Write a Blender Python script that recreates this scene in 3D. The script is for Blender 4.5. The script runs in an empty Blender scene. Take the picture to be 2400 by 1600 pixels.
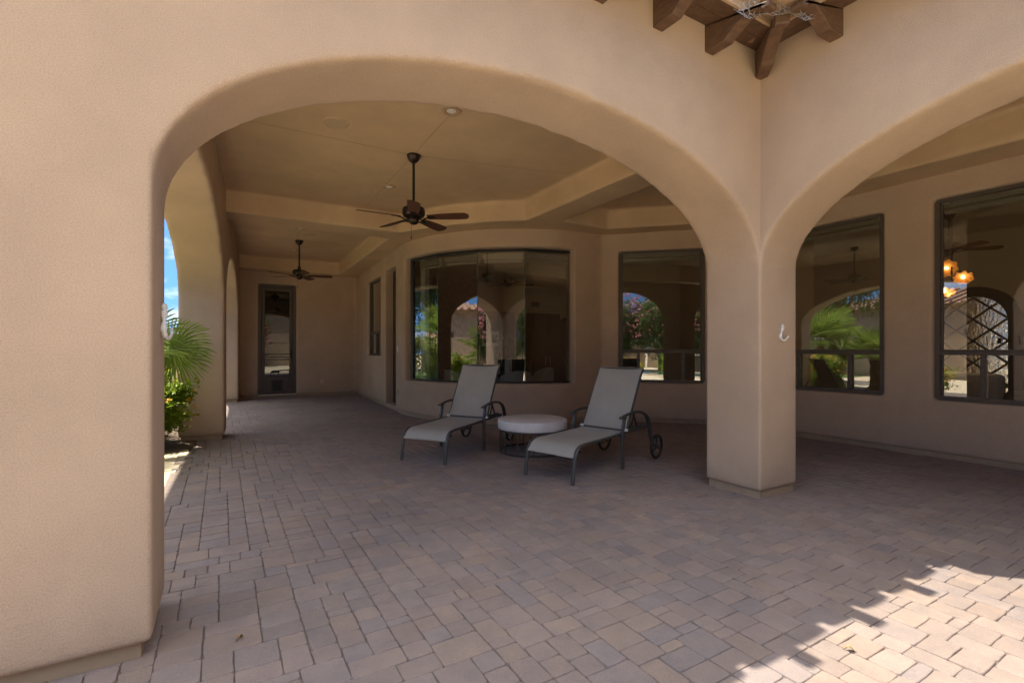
import bpy, bmesh, math, random
from mathutils import Vector, Matrix
random.seed(7)
R = math.radians
SC = bpy.context.scene
COL = SC.collection

# ------------------------------------------------------------------ camera, sky, sun, exposure
cam = bpy.data.objects.new('camera', bpy.data.cameras.new('camera'))
COL.objects.link(cam); SC.camera = cam
cam.data.lens = 17.25; cam.data.sensor_width = 36; cam.data.shift_y = 0.0075
cam.data.clip_start = 0.05; cam.data.clip_end = 2000
cam.location = (-3.847, -2.456, 1.25); cam.rotation_euler = (R(90), 0, R(-30.6))

SUNV = Vector((-0.135, 0.25, 1.0)).normalized()          # towards the sun
elev = math.asin(SUNV.z); azim = math.atan2(SUNV.x, SUNV.y)
W = bpy.data.worlds.new('World'); SC.world = W; W.use_nodes = True
def setup_world():
    nt = W.node_tree; nt.nodes.clear()
    out = nt.nodes.new('ShaderNodeOutputWorld'); bg = nt.nodes.new('ShaderNodeBackground')
    sky = nt.nodes.new('ShaderNodeTexSky'); sky.sky_type = 'NISHITA'; sky.sun_disc = False
    sky.sun_elevation = elev; sky.sun_rotation = azim
    sky.altitude = 300; sky.air_density = 1.0; sky.dust_density = 0.3; sky.ozone_density = 2.0
    tc = nt.nodes.new('ShaderNodeTexCoord')
    mp = nt.nodes.new('ShaderNodeMapping'); mp.inputs['Scale'].default_value = (2.2, 2.2, 6.5)
    mp.inputs['Location'].default_value = (0.3, 0.15, 0.62)
    nz = nt.nodes.new('ShaderNodeTexNoise'); nz.inputs['Scale'].default_value = 2.6
    nz.inputs['Detail'].default_value = 8; nz.inputs['Roughness'].default_value = 0.6
    rp = nt.nodes.new('ShaderNodeValToRGB'); rp.color_ramp.elements[0].position = 0.52; rp.color_ramp.elements[1].position = 0.72
    hs = nt.nodes.new('ShaderNodeHueSaturation'); hs.inputs['Saturation'].default_value = 1.25; hs.inputs['Value'].default_value = 0.62
    mx = nt.nodes.new('ShaderNodeMixRGB'); mx.inputs['Color2'].default_value = (5.0, 5.1, 5.3, 1)
    L = nt.links.new
    va = nt.nodes.new('ShaderNodeVectorMath'); va.operation = 'ADD'; va.inputs[1].default_value = (0, 0, 0.30)
    vn = nt.nodes.new('ShaderNodeVectorMath'); vn.operation = 'NORMALIZE'
    L(tc.outputs['Generated'], va.inputs[0]); L(va.outputs['Vector'], vn.inputs[0]); L(vn.outputs['Vector'], sky.inputs['Vector'])
    L(tc.outputs['Generated'], mp.inputs['Vector']); L(mp.outputs['Vector'], nz.inputs['Vector'])
    sz = nt.nodes.new('ShaderNodeSeparateXYZ'); L(tc.outputs['Generated'], sz.inputs['Vector'])      # cloud added and brightened overhead as neutral fill, clear low down
    mr = nt.nodes.new('ShaderNodeMapRange'); mr.inputs['From Min'].default_value = 0.45; mr.inputs['From Max'].default_value = 0.88; mr.inputs['To Max'].default_value = 0.26
    sm = nt.nodes.new('ShaderNodeMath'); sm.operation = 'ADD'
    L(sz.outputs['Z'], mr.inputs['Value']); L(nz.outputs['Fac'], sm.inputs[0]); L(mr.outputs['Result'], sm.inputs[1])
    mc = nt.nodes.new('ShaderNodeMapRange'); mc.inputs['From Min'].default_value = 0.4; mc.inputs['From Max'].default_value = 0.9; mc.inputs['To Min'].default_value = 4.0; mc.inputs['To Max'].default_value = 6.5
    L(sz.outputs['Z'], mc.inputs['Value']); L(mc.outputs['Result'], mx.inputs['Color2'])
    L(sm.outputs['Value'], rp.inputs['Fac']); L(rp.outputs['Color'], mx.inputs['Fac'])
    L(sky.outputs['Color'], hs.inputs['Color']); L(hs.outputs['Color'], mx.inputs['Color1'])
    L(mx.outputs['Color'], bg.inputs['Color']); bg.inputs['Strength'].default_value = 0.14
    L(bg.outputs['Background'], out.inputs['Surface'])
setup_world()
sl = bpy.data.lights.new('sun', 'SUN'); sl.energy = 2.9; sl.angle = R(0.5); sl.color = (1.0, 0.92, 0.75)
so = bpy.data.objects.new('sun', sl); COL.objects.link(so); so.location = (0, 0, 20)
so.rotation_euler = SUNV.to_track_quat('Z', 'Y').to_euler()
SC.view_settings.view_transform = 'Standard'; SC.view_settings.look = 'None'
SC.view_settings.exposure = 1.70; SC.view_settings.gamma = 1.0; SC.view_settings.use_curve_mapping = False
SC.cycles.max_bounces = 12; SC.cycles.diffuse_bounces = 7; SC.cycles.glossy_bounces = 6
SC.cycles.transparent_max_bounces = 24; SC.cycles.caustics_reflective = False; SC.cycles.caustics_refractive = False
SC.cycles.use_denoising = True

# ------------------------------------------------------------------ materials
def newmat(name):
    m = bpy.data.materials.new(name); m.use_nodes = True
    return m, m.node_tree, m.node_tree.nodes['Principled BSDF']
def noise_node(nt, scale, detail=4, rough=0.55, coord='Object', sc3=None):
    tc = nt.nodes.new('ShaderNodeTexCoord'); n = nt.nodes.new('ShaderNodeTexNoise')
    n.inputs['Scale'].default_value = scale; n.inputs['Detail'].default_value = detail; n.inputs['Roughness'].default_value = rough
    if sc3:
        mp = nt.nodes.new('ShaderNodeMapping'); mp.inputs['Scale'].default_value = sc3
        nt.links.new(tc.outputs[coord], mp.inputs['Vector']); nt.links.new(mp.outputs['Vector'], n.inputs['Vector'])
    else:
        nt.links.new(tc.outputs[coord], n.inputs['Vector'])
    return n
def ramp(nt, src, p0, c0, p1, c1):
    r = nt.nodes.new('ShaderNodeValToRGB'); e = r.color_ramp.elements
    e[0].position = p0; e[0].color = (*c0, 1); e[1].position = p1; e[1].color = (*c1, 1)
    nt.links.new(src, r.inputs['Fac']); return r
def addbump(nt, b, src, strength, dist):
    bp = nt.nodes.new('ShaderNodeBump'); bp.inputs['Strength'].default_value = strength; bp.inputs['Distance'].default_value = dist
    nt.links.new(src, bp.inputs['Height']); nt.links.new(bp.outputs['Normal'], b.inputs['Normal']); return bp
def simple(name, col, rough=0.6, metal=0.0, var=0.12, scale=12.0, bump=0.0, bscale=80, sc3=None, spec=None):
    m, nt, b = newmat(name)
    n = noise_node(nt, scale, 5, sc3=sc3)
    lo = tuple(c * (1 - var) for c in col); hi = tuple(min(1, c * (1 + var)) for c in col)
    r = ramp(nt, n.outputs['Fac'], 0.3, lo, 0.7, hi)
    nt.links.new(r.outputs['Color'], b.inputs['Base Color'])
    b.inputs['Roughness'].default_value = rough; b.inputs['Metallic'].default_value = metal
    if spec is not None: b.inputs['Specular IOR Level'].default_value = spec
    if bump:
        n2 = noise_node(nt, bscale, 3, sc3=sc3); addbump(nt, b, n2.outputs['Fac'], bump, 0.01)
    return m
def stucco_mat(name, col, grain=1.0):
    m, nt, b = newmat(name)
    n1 = noise_node(nt, 1.7, 6, 0.6); n2 = noise_node(nt, 170, 2, 0.6)
    r1 = ramp(nt, n1.outputs['Fac'], 0.32, tuple(c * 0.90 for c in col), 0.68, tuple(c * 1.06 for c in col))
    r2 = ramp(nt, n2.outputs['Fac'], 0.32, (0.84, 0.84, 0.84), 0.58, (1.04, 1.04, 1.04))
    mx = nt.nodes.new('ShaderNodeMixRGB'); mx.blend_type = 'MULTIPLY'; mx.inputs['Fac'].default_value = 0.8 * grain
    nt.links.new(r1.outputs['Color'], mx.inputs['Color1']); nt.links.new(r2.outputs['Color'], mx.inputs['Color2'])
    # grime splashed up from the paving
    geo = nt.nodes.new('ShaderNodeNewGeometry'); sx = nt.nodes.new('ShaderNodeSeparateXYZ')
    nt.links.new(geo.outputs['Position'], sx.inputs['Vector'])
    n4 = noise_node(nt, 5, 5, 0.7)
    ad = nt.nodes.new('ShaderNodeMath'); ad.operation = 'MULTIPLY_ADD'; ad.inputs[1].default_value = 0.5; ad.inputs[2].default_value = -0.22
    nt.links.new(n4.outputs['Fac'], ad.inputs[0])
    sb = nt.nodes.new('ShaderNodeMath'); sb.operation = 'ADD'
    nt.links.new(sx.outputs['Z'], sb.inputs[0]); nt.links.new(ad.outputs['Value'], sb.inputs[1])
    r4 = ramp(nt, sb.outputs['Value'], 0.04, (0.84, 0.83, 0.82), 0.28, (1, 1, 1))
    mx2 = nt.nodes.new('ShaderNodeMixRGB'); mx2.blend_type = 'MULTIPLY'; mx2.inputs['Fac'].default_value = 0.8
    nt.links.new(mx.outputs['Color'], mx2.inputs['Color1']); nt.links.new(r4.outputs['Color'], mx2.inputs['Color2'])
    nt.links.new(mx2.outputs['Color'], b.inputs['Base Color'])
    b.inputs['Roughness'].default_value = 0.92; b.inputs['Specular IOR Level'].default_value = 0.15
    n3 = noise_node(nt, 95, 4, 0.65)
    addbump(nt, b, n3.outputs['Fac'], 0.55 * grain, 0.006)
    return m
STUCCO = stucco_mat('stucco', (0.565, 0.43, 0.325))
CEIL = stucco_mat('ceiling_stucco', (0.66, 0.49, 0.32), 0.6)  # wall stucco lightened; missing bounce light is put into the ceiling colour
TRIM = simple('base_trim_paint', (0.42, 0.31, 0.21), 0.8, var=0.08)
CREAM = simple('interior_cream_paint', (0.55, 0.47, 0.36), 0.85, var=0.04)
INCEIL = simple('interior_ceiling_paint', (0.55, 0.48, 0.38), 0.85, var=0.04)
WHITEP = simple('white_casing_paint', (0.72, 0.72, 0.68), 0.6, var=0.03)
INFLOOR = simple('interior_floor_tile', (0.36, 0.28, 0.20), 0.35, var=0.2, scale=4)
BRONZE = simple('bronze_frame', (0.105, 0.084, 0.070), 0.45, var=0.12, scale=30)
BLACKF = simple('black_frame', (0.018, 0.016, 0.015), 0.45, var=0.1)
FANM = simple('fan_bronze_metal', (0.035, 0.025, 0.02), 0.4, 0.6, var=0.25, scale=40)
CHAIRM = simple('chaise_metal', (0.075, 0.075, 0.076), 0.42, 0.3, var=0.25, scale=60, bump=0.1, bscale=200)
BLACKR = simple('black_rubber', (0.03, 0.028, 0.027), 0.75, var=0.2)
WHITEPL = simple('white_plastic', (0.78, 0.78, 0.76), 0.4, var=0.03)
IVORY = simple('ivory_plastic', (0.60, 0.52, 0.40), 0.5, var=0.04)
BEIGEPL = simple('stucco_coloured_plastic', (0.50, 0.35, 0.23), 0.6, var=0.04)
CONCRETE = simple('path_concrete', (0.66, 0.56, 0.42), 0.9, var=0.12, scale=6, bump=0.2, bscale=60)
MULCH = simple('mulch', (0.13, 0.09, 0.065), 0.95, var=0.5, scale=45, bump=0.8, bscale=30)
EARTH = simple('decomposed_granite', (0.66, 0.54, 0.37), 0.95, var=0.15, scale=5, bump=0.4, bscale=60)
DECK = simple('pale_pool_deck', (0.78, 0.66, 0.47), 0.9, var=0.14, scale=4, bump=0.2, bscale=40)
SAND = simple('joint_sand', (0.17, 0.14, 0.12), 0.95, var=0.25, scale=60)
GRASSM = simple('lawn_grass', (0.07, 0.14, 0.02), 0.9, var=0.4, scale=14, bump=0.8, bscale=70)
POOLW = simple('pool_water', (0.03, 0.22, 0.24), 0.05, var=0.1, scale=3, bump=0.06, bscale=4)
FENCE = stucco_mat('garden_wall_stucco', (0.46, 0.36, 0.27), 0.8)
ROOFT = simple('clay_roof_tile', (0.34, 0.20, 0.13), 0.85, var=0.35, scale=3.5, bump=0.2)
TAN = simple('tan_fascia_paint', (0.46, 0.33, 0.21), 0.8, var=0.08)
DARKWOOD = simple('dark_cabinet_wood', (0.06, 0.032, 0.02), 0.45, var=0.3, scale=5, sc3=(10, 10, 0.7))
STEEL = simple('stainless_steel', (0.6, 0.6, 0.6), 0.3, 0.9, var=0.05)
STONE = simple('dark_ledger_stone', (0.11, 0.075, 0.05), 0.9, var=0.55, scale=9, bump=0.9, bscale=9)
UPHOL = simple('grey_upholstery', (0.66, 0.64, 0.60), 0.9, var=0.08, scale=40)
CERAMIC = simple('white_ceramic', (0.75, 0.74, 0.71), 0.35, var=0.04)
PLAYBLUE = simple('playhouse_turquoise', (0.06, 0.22, 0.24), 0.5, var=0.1)
BARK = simple('bark', (0.10, 0.07, 0.045), 0.95, var=0.4, scale=14, bump=0.8, bscale=25)
PALMTRUNK = simple('palm_trunk_fibre', (0.16, 0.09, 0.045), 0.95, var=0.45, scale=20, bump=0.9, bscale=30)
BLIND = simple('roller_blind_fabric', (0.50, 0.48, 0.42), 0.8, var=0.04)
WIREM = simple('galvanised_wire', (0.55, 0.56, 0.58), 0.35, 0.7, var=0.15)
DEADLEAF = simple('dry_leaf', (0.33, 0.21, 0.06), 0.8, var=0.3, scale=60)
YELLOWLEAF = simple('yellow_leaf', (0.38, 0.28, 0.09), 0.7, var=0.2, scale=60)
PILLOW = simple('pillow_fabric', (0.62, 0.57, 0.48), 0.9, var=0.08)
PETAL_Y = simple('yellow_orange_petals', (0.85, 0.42, 0.02), 0.7, var=0.3, scale=30)
PETAL_P = simple('pink_petals', (0.85, 0.32, 0.38), 0.7, var=0.25, scale=9)
LITTER = simple('pale_chip', (0.7, 0.68, 0.64), 0.8, var=0.1)

def wood_mat(name, col):
    m, nt, b = newmat(name)
    n = noise_node(nt, 5, 6, 0.65, sc3=(3, 3, 14)); n2 = noise_node(nt, 50, 3, 0.6, sc3=(1, 1, 0.25))
    r = ramp(nt, n.outputs['Fac'], 0.3, tuple(c * 0.62 for c in col), 0.72, tuple(c * 1.3 for c in col))
    nt.links.new(r.outputs['Color'], b.inputs['Base Color']); b.inputs['Roughness'].default_value = 0.62
    addbump(nt, b, n2.outputs['Fac'], 0.25, 0.01); return m
RAFTER = wood_mat('stained_rafter_wood', (0.135, 0.075, 0.044))
BLADEW = wood_mat('fan_blade_wood', (0.10, 0.042, 0.022))

def leaf_mat(name, lo, hi, trans=0.45):
    m, nt, b = newmat(name)
    n = noise_node(nt, 2.3, 5, 0.65)
    oi = nt.nodes.new('ShaderNodeNewGeometry')
    r = ramp(nt, n.outputs['Fac'], 0.3, lo, 0.72, hi)
    mx = nt.nodes.new('ShaderNodeMixRGB'); mx.blend_type = 'MULTIPLY'; mx.inputs['Fac'].default_value = 0.6
    rr = ramp(nt, oi.outputs['Random Per Island'], 0.0, (0.55, 0.6, 0.5), 1.0, (1.35, 1.3, 1.2))
    nt.links.new(r.outputs['Color'], mx.inputs['Color1']); nt.links.new(rr.outputs['Color'], mx.inputs['Color2'])
    nt.links.new(mx.outputs['Color'], b.inputs['Base Color']); b.inputs['Roughness'].default_value = 0.5
    tr = nt.nodes.new('ShaderNodeBsdfTranslucent'); nt.links.new(mx.outputs['Color'], tr.inputs['Color'])
    ms = nt.nodes.new('ShaderNodeMixShader'); ms.inputs['Fac'].default_value = trans
    out = nt.nodes['Material Output']
    nt.links.new(b.outputs['BSDF'], ms.inputs[1]); nt.links.new(tr.outputs['BSDF'], ms.inputs[2]); nt.links.new(ms.outputs['Shader'], out.inputs['Surface'])
    return m
LANTLEAF = leaf_mat('lantana_leaves', (0.16, 0.27, 0.02), (0.42, 0.52, 0.06))
PALMLEAF = leaf_mat('palm_fronds', (0.17, 0.28, 0.04), (0.40, 0.50, 0.11))
OLEALEAF = leaf_mat('oleander_leaves', (0.08, 0.13, 0.04), (0.22, 0.29, 0.10))
TREELEAF = leaf_mat('tree_leaves', (0.05, 0.09, 0.02), (0.13, 0.19, 0.04))
GOLDLEAF = leaf_mat('yellow_green_leaves', (0.10, 0.16, 0.01), (0.30, 0.32, 0.03))

def paver_mat():
    m, nt, b = newmat('paver_concrete')
    at = nt.nodes.new('ShaderNodeVertexColor'); at.layer_name = 'tone'
    n = noise_node(nt, 240, 2, 0.7); n2 = noise_node(nt, 9, 6, 0.65)
    r = ramp(nt, n.outputs['Fac'], 0.3, (0.80, 0.80, 0.80), 0.66, (1.14, 1.13, 1.12))
    r2 = ramp(nt, n2.outputs['Fac'], 0.3, (0.86, 0.87, 0.90), 0.7, (1.10, 1.06, 1.03))
    a = nt.nodes.new('ShaderNodeMixRGB'); a.blend_type = 'MULTIPLY'; a.inputs['Fac'].default_value = 1
    c = nt.nodes.new('ShaderNodeMixRGB'); c.blend_type = 'MULTIPLY'; c.inputs['Fac'].default_value = 1
    L = nt.links.new
    n5 = noise_node(nt, 0.9, 7, 0.65); r5 = ramp(nt, n5.outputs['Fac'], 0.34, (0.84, 0.84, 0.86), 0.62, (1.07, 1.05, 1.03))
    e5 = nt.nodes.new('ShaderNodeMixRGB'); e5.blend_type = 'MULTIPLY'; e5.inputs['Fac'].default_value = 1
    L(at.outputs['Color'], e5.inputs['Color1']); L(r5.outputs['Color'], e5.inputs['Color2'])
    L(e5.outputs['Color'], a.inputs['Color1']); L(r.outputs['Color'], a.inputs['Color2'])
    L(a.outputs['Color'], c.inputs['Color1']); L(r2.outputs['Color'], c.inputs['Color2'])
    L(c.outputs['Color'], b.inputs['Base Color'])
    b.inputs['Roughness'].default_value = 0.75; b.inputs['Specular IOR Level'].default_value = 0.3
    n3 = noise_node(nt, 160, 4, 0.7); addbump(nt, b, n3.outputs['Fac'], 0.5, 0.004)
    return m
PAVER = paver_mat()

def glass_mat(name, tint, boost, base):
    m, nt, b = newmat(name); nt.nodes.remove(b)
    out = nt.nodes['Material Output']
    tr = nt.nodes.new('ShaderNodeBsdfTransparent'); tr.inputs['Color'].default_value = (*tint, 1)
    gl = nt.nodes.new('ShaderNodeBsdfGlossy'); gl.inputs['Roughness'].default_value = 0.0; gl.inputs['Color'].default_value = (0.95, 0.97, 1, 1)
    n = noise_node(nt, 1.3, 1, 0.3); bp = nt.nodes.new('ShaderNodeBump'); bp.inputs['Strength'].default_value = 0.02; bp.inputs['Distance'].default_value = 0.05
    nt.links.new(n.outputs['Fac'], bp.inputs['Height']); nt.links.new(bp.outputs['Normal'], gl.inputs['Normal'])
    fr = nt.nodes.new('ShaderNodeFresnel'); fr.inputs['IOR'].default_value = 1.5
    mu = nt.nodes.new('ShaderNodeMath'); mu.operation = 'MULTIPLY_ADD'; mu.inputs[1].default_value = boost; mu.inputs[2].default_value = base; mu.use_clamp = True
    ms = nt.nodes.new('ShaderNodeMixShader')
    nt.links.new(fr.outputs['Fac'], mu.inputs[0]); nt.links.new(mu.outputs['Value'], ms.inputs['Fac'])
    nt.links.new(tr.outputs['BSDF'], ms.inputs[1]); nt.links.new(gl.outputs['BSDF'], ms.inputs[2]); nt.links.new(ms.outputs['Shader'], out.inputs['Surface'])
    return m
GLASS = glass_mat('window_glass', (0.84, 0.86, 0.81), 1.8, 0.17)
SCREEN = glass_mat('screened_door_glass', (0.24, 0.23, 0.21), 1.3, 0.03)

def sling_mat():
    m, nt, b = newmat('sling_fabric')
    tc = nt.nodes.new('ShaderNodeTexCoord')
    w1 = nt.nodes.new('ShaderNodeTexWave'); w1.bands_direction = 'X'; w1.inputs['Scale'].default_value = 60
    w2 = nt.nodes.new('ShaderNodeTexWave'); w2.bands_direction = 'Y'; w2.inputs['Scale'].default_value = 60
    nt.links.new(tc.outputs['Object'], w1.inputs['Vector']); nt.links.new(tc.outputs['Object'], w2.inputs['Vector'])
    mu = nt.nodes.new('ShaderNodeMath'); mu.operation = 'ADD'
    nt.links.new(w1.outputs['Fac'], mu.inputs[0]); nt.links.new(w2.outputs['Fac'], mu.inputs[1])
    n = noise_node(nt, 3, 5, 0.6)
    r = ramp(nt, n.outputs['Fac'], 0.3, (0.36, 0.345, 0.31), 0.7, (0.43, 0.415, 0.38))
    nt.links.new(r.outputs['Color'], b.inputs['Base Color']); b.inputs['Roughness'].default_value = 0.7
    addbump(nt, b, mu.outputs['Value'], 0.3, 0.002); return m
SLING = sling_mat()
def marble_mat():
    m, nt, b = newmat('white_table_drum')
    n = noise_node(nt, 6, 7, 0.7); r = ramp(nt, n.outputs['Fac'], 0.35, (0.76, 0.71, 0.68), 0.55, (0.84, 0.81, 0.78))
    n2 = noise_node(nt, 3.1, 6, 0.75); r2 = ramp(nt, n2.outputs['Fac'], 0.64, (1, 1, 1), 0.72, (0.70, 0.52, 0.42))
    mx = nt.nodes.new('ShaderNodeMixRGB'); mx.blend_type = 'MULTIPLY'; mx.inputs['Fac'].default_value = 0.8
    nt.links.new(r.outputs['Color'], mx.inputs['Color1']); nt.links.new(r2.outputs['Color'], mx.inputs['Color2'])
    nt.links.new(mx.outputs['Color'], b.inputs['Base Color']); b.inputs['Roughness'].default_value = 0.4; return m
DRUM = marble_mat()
def emis(name, col, s):
    m, nt, b = newmat(name); b.inputs['Base Color'].default_value = (*col, 1)
    b.inputs['Emission Color'].default_value = (*col, 1); b.inputs['Emission Strength'].default_value = s; return m
BULB = emis('lit_bulb', (1.0, 0.60, 0.20), 3.0)
AMBER = emis('lit_amber_glass', (0.60, 0.24, 0.03), 0.13)
LAMPWHITE = simple('lamp_face_frosted', (0.85, 0.84, 0.82), 0.4, var=0.02)
def rain_mat():
    m, nt, b = newmat('rain_glass')
    b.inputs['Base Color'].default_value = (0.5, 0.52, 0.48, 1); b.inputs['Roughness'].default_value = 0.25
    b.inputs['Transmission Weight'].default_value = 0.9; b.inputs['IOR'].default_value = 1.3
    n = noise_node(nt, 26, 2, 0.5, sc3=(1, 1, 0.45)); addbump(nt, b, n.outputs['Fac'], 0.9, 0.05)
    return m
RAIN = rain_mat()

# ------------------------------------------------------------------ helpers
def tag(o, label=None, cat=None, group=None, kind=None):
    if label: o['label'] = label
    if cat: o['category'] = cat
    if group: o['group'] = group
    if kind: o['kind'] = kind
    return o
def empty(name, loc=(0, 0, 0), rz=0.0):
    o = bpy.data.objects.new(name, None); COL.objects.link(o); o.location = loc; o.rotation_euler = (0, 0, rz); o.empty_display_size = 0.1
    return o
class MB:
    """collects shapes; build() links them as one mesh object"""
    def __init__(s): s.v = []; s.f = []; s.sm = []
    def add(s, vs, fs, smooth=False):
        n = len(s.v); s.v += [tuple(p) for p in vs]; s.f += [tuple(i + n for i in f) for f in fs]; s.sm += [smooth] * len(fs); return s
    def box(s, a, b, M=None):
        (x0, y0, z0), (x1, y1, z1) = a, b
        vs = [Vector(p) for p in ((x0, y0, z0), (x1, y0, z0), (x1, y1, z0), (x0, y1, z0), (x0, y0, z1), (x1, y0, z1), (x1, y1, z1), (x0, y1, z1))]
        if M: vs = [M @ p for p in vs]
        return s.add(vs, [(0, 3, 2, 1), (4, 5, 6, 7), (0, 1, 5, 4), (1, 2, 6, 5), (2, 3, 7, 6), (3, 0, 4, 7)])
    def prism(s, poly, z0, z1, M=None):
        n = len(poly); ar = sum(poly[i][0] * poly[(i + 1) % n][1] - poly[(i + 1) % n][0] * poly[i][1] for i in range(n))
        if ar < 0: poly = poly[::-1]
        vs = [Vector((p[0], p[1], z0)) for p in poly] + [Vector((p[0], p[1], z1)) for p in poly]
        if M: vs = [M @ p for p in vs]
        return s.add(vs, [tuple(range(n - 1, -1, -1)), tuple(range(n, 2 * n))] + [(i, (i + 1) % n, n + (i + 1) % n, n + i) for i in range(n)])
    def tube(s, path, r, n=8, cap=True, closed=False, up=None, w=None):
        """round (r) or elliptical (r = along up, w = sideways) sweep"""
        P = [Vector(p) for p in path]; m = len(P); vs = []
        rs = r if isinstance(r, (list, tuple)) else [r] * m
        pu = None
        for i in range(m):
            a = P[(i - 1) % m] if (closed or i > 0) else P[i]; b = P[(i + 1) % m] if (closed or i < m - 1) else P[i]
            t = (b - a).normalized()
            if up is not None: u0 = Vector(up)
            elif pu is not None: u0 = pu
            else: u0 = Vector((0, 0, 1)) if abs(t.z) < 0.9 else Vector((1, 0, 0))
            sd = t.cross(u0); 
            if sd.length < 1e-5: sd = t.orthogonal()
            sd.normalize(); u1 = sd.cross(t).normalized(); pu = u1
            for k in range(n):
                an = 2 * math.pi * (k + 0.5) / n
                ww = (w if w is not None else rs[i])
                vs.append(P[i] + u1 * math.sin(an) * rs[i] + sd * math.cos(an) * ww)
        fs = []
        for i in range(m if closed else m - 1):
            j = (i + 1) % m
            for k in range(n): fs.append((i * n + k, i * n + (k + 1) % n, j * n + (k + 1) % n, j * n + k))
        if cap and not closed: fs += [tuple(range(n - 1, -1, -1)), tuple(range((m - 1) * n, m * n))]
        return s.add(vs, fs, n > 4)
    def bar(s, path, h, w, up=(0, 0, 1)):
        k = math.sqrt(2); return s.tube(path, h / 2 * k, 4, up=up, w=w / 2 * k)
    def lathe(s, prof, c=(0, 0, 0), n=24, M=None):
        vs = []; m = len(prof)
        for r, z in prof:
            for k in range(n):
                a = 2 * math.pi * k / n; p = Vector((c[0] + r * math.cos(a), c[1] + r * math.sin(a), c[2] + z)); vs.append(M @ p if M else p)
        fs = [(i * n + k, i * n + (k + 1) % n, (i + 1) * n + (k + 1) % n, (i + 1) * n + k) for i in range(m - 1) for k in range(n)]
        if prof[0][0] > 1e-6: fs.append(tuple(range(n - 1, -1, -1)))
        if prof[-1][0] > 1e-6: fs.append(tuple(range((m - 1) * n, m * n)))
        return s.add(vs, fs, True)
    def build(s, name, mat, parent=None, bevel=0.0, seg=2, sharp=40):
        me = bpy.data.meshes.new(name); me.from_pydata(s.v, [], s.f); me.polygons.foreach_set('use_smooth', s.sm)
        me.materials.append(mat); me.update()
        o = bpy.data.objects.new(name, me); COL.objects.link(o)
        if parent: o.parent = parent
        if any(s.sm):
            me.set_sharp_from_angle(angle=R(sharp))
        if bevel:
            md = o.modifiers.new('bevel', 'BEVEL'); md.width = bevel; md.segments = seg; md.limit_method = 'ANGLE'; md.angle_limit = R(35)
        return o
def struct(o): o['kind'] = 'structure'; return o
def remesh(o, voxel, iters):
    """merge overlapping solids and round their edges the way stucco is trowelled"""
    a = o.modifiers.new('r', 'REMESH'); a.mode = 'VOXEL'; a.voxel_size = voxel; a.use_smooth_shade = True
    b = o.modifiers.new('s', 'SMOOTH'); b.factor = 0.5; b.iterations = iters
    dg = bpy.context.evaluated_depsgraph_get(); me = bpy.data.meshes.new_from_object(o.evaluated_get(dg))
    mat = o.data.materials[0]; o.modifiers.clear(); old = o.data; o.data = me; me.name = o.name
    if not me.materials: me.materials.append(mat)
    bpy.data.meshes.remove(old)
    me.polygons.foreach_set('use_smooth', [True] * len(me.polygons))
    return o
def copy_tree(o, parent=None):
    c = o.copy(); COL.objects.link(c)
    if parent: c.parent = parent
    for ch in list(o.children): copy_tree(ch, c)
    return c
def spline(pts, k=8):
    P = [Vector((*p, 0)) if len(p) == 2 else Vector(p) for p in pts]; out = []
    for i in range(len(P) - 1):
        p0 = P[max(i - 1, 0)]; p1 = P[i]; p2 = P[i + 1]; p3 = P[min(i + 2, len(P) - 1)]
        for j in range(k):
            t = j / k
            out.append(0.5 * ((2 * p1) + (p2 - p0) * t + (2 * p0 - 5 * p1 + 4 * p2 - p3) * t * t + (3 * p1 - p0 - 3 * p2 + p3) * t ** 3))
    out.append(P[-1]); return out
def arch_poly(a0, a1, z0, z1, op):
    """wall elevation (s, z) with arched openings down to its foot; op = [(s0, s1, spring, top)]"""
    pts = [(a0, z1), (a0, z0)]
    for s0, s1, sp, top in op:
        pts.append((s0, z0)); c = (s0 + s1) / 2; h = (s1 - s0) / 2; n = 40
        for k in range(n + 1):
            a = math.pi * (1 - k / n); pts.append((c + h * math.cos(a), sp + (top - sp) * math.sin(a)))
        pts.append((s1, z0))
    pts += [(a1, z0), (a1, z1)]; return pts
def frame_matrix(origin, along):
    """local x runs along the wall, y is its height, z points to the right-hand side of 'along'"""
    x = Vector((along[0], along[1], 0)).normalized(); z = Vector((x.y, -x.x, 0))
    M = Matrix.Identity(4); up = Vector((0, 0, 1))
    for i, v in enumerate((x, up, z)):
        for j in range(3): M[j][i] = v[j]
    M[0][3], M[1][3] = origin[0], origin[1]; return M

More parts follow.
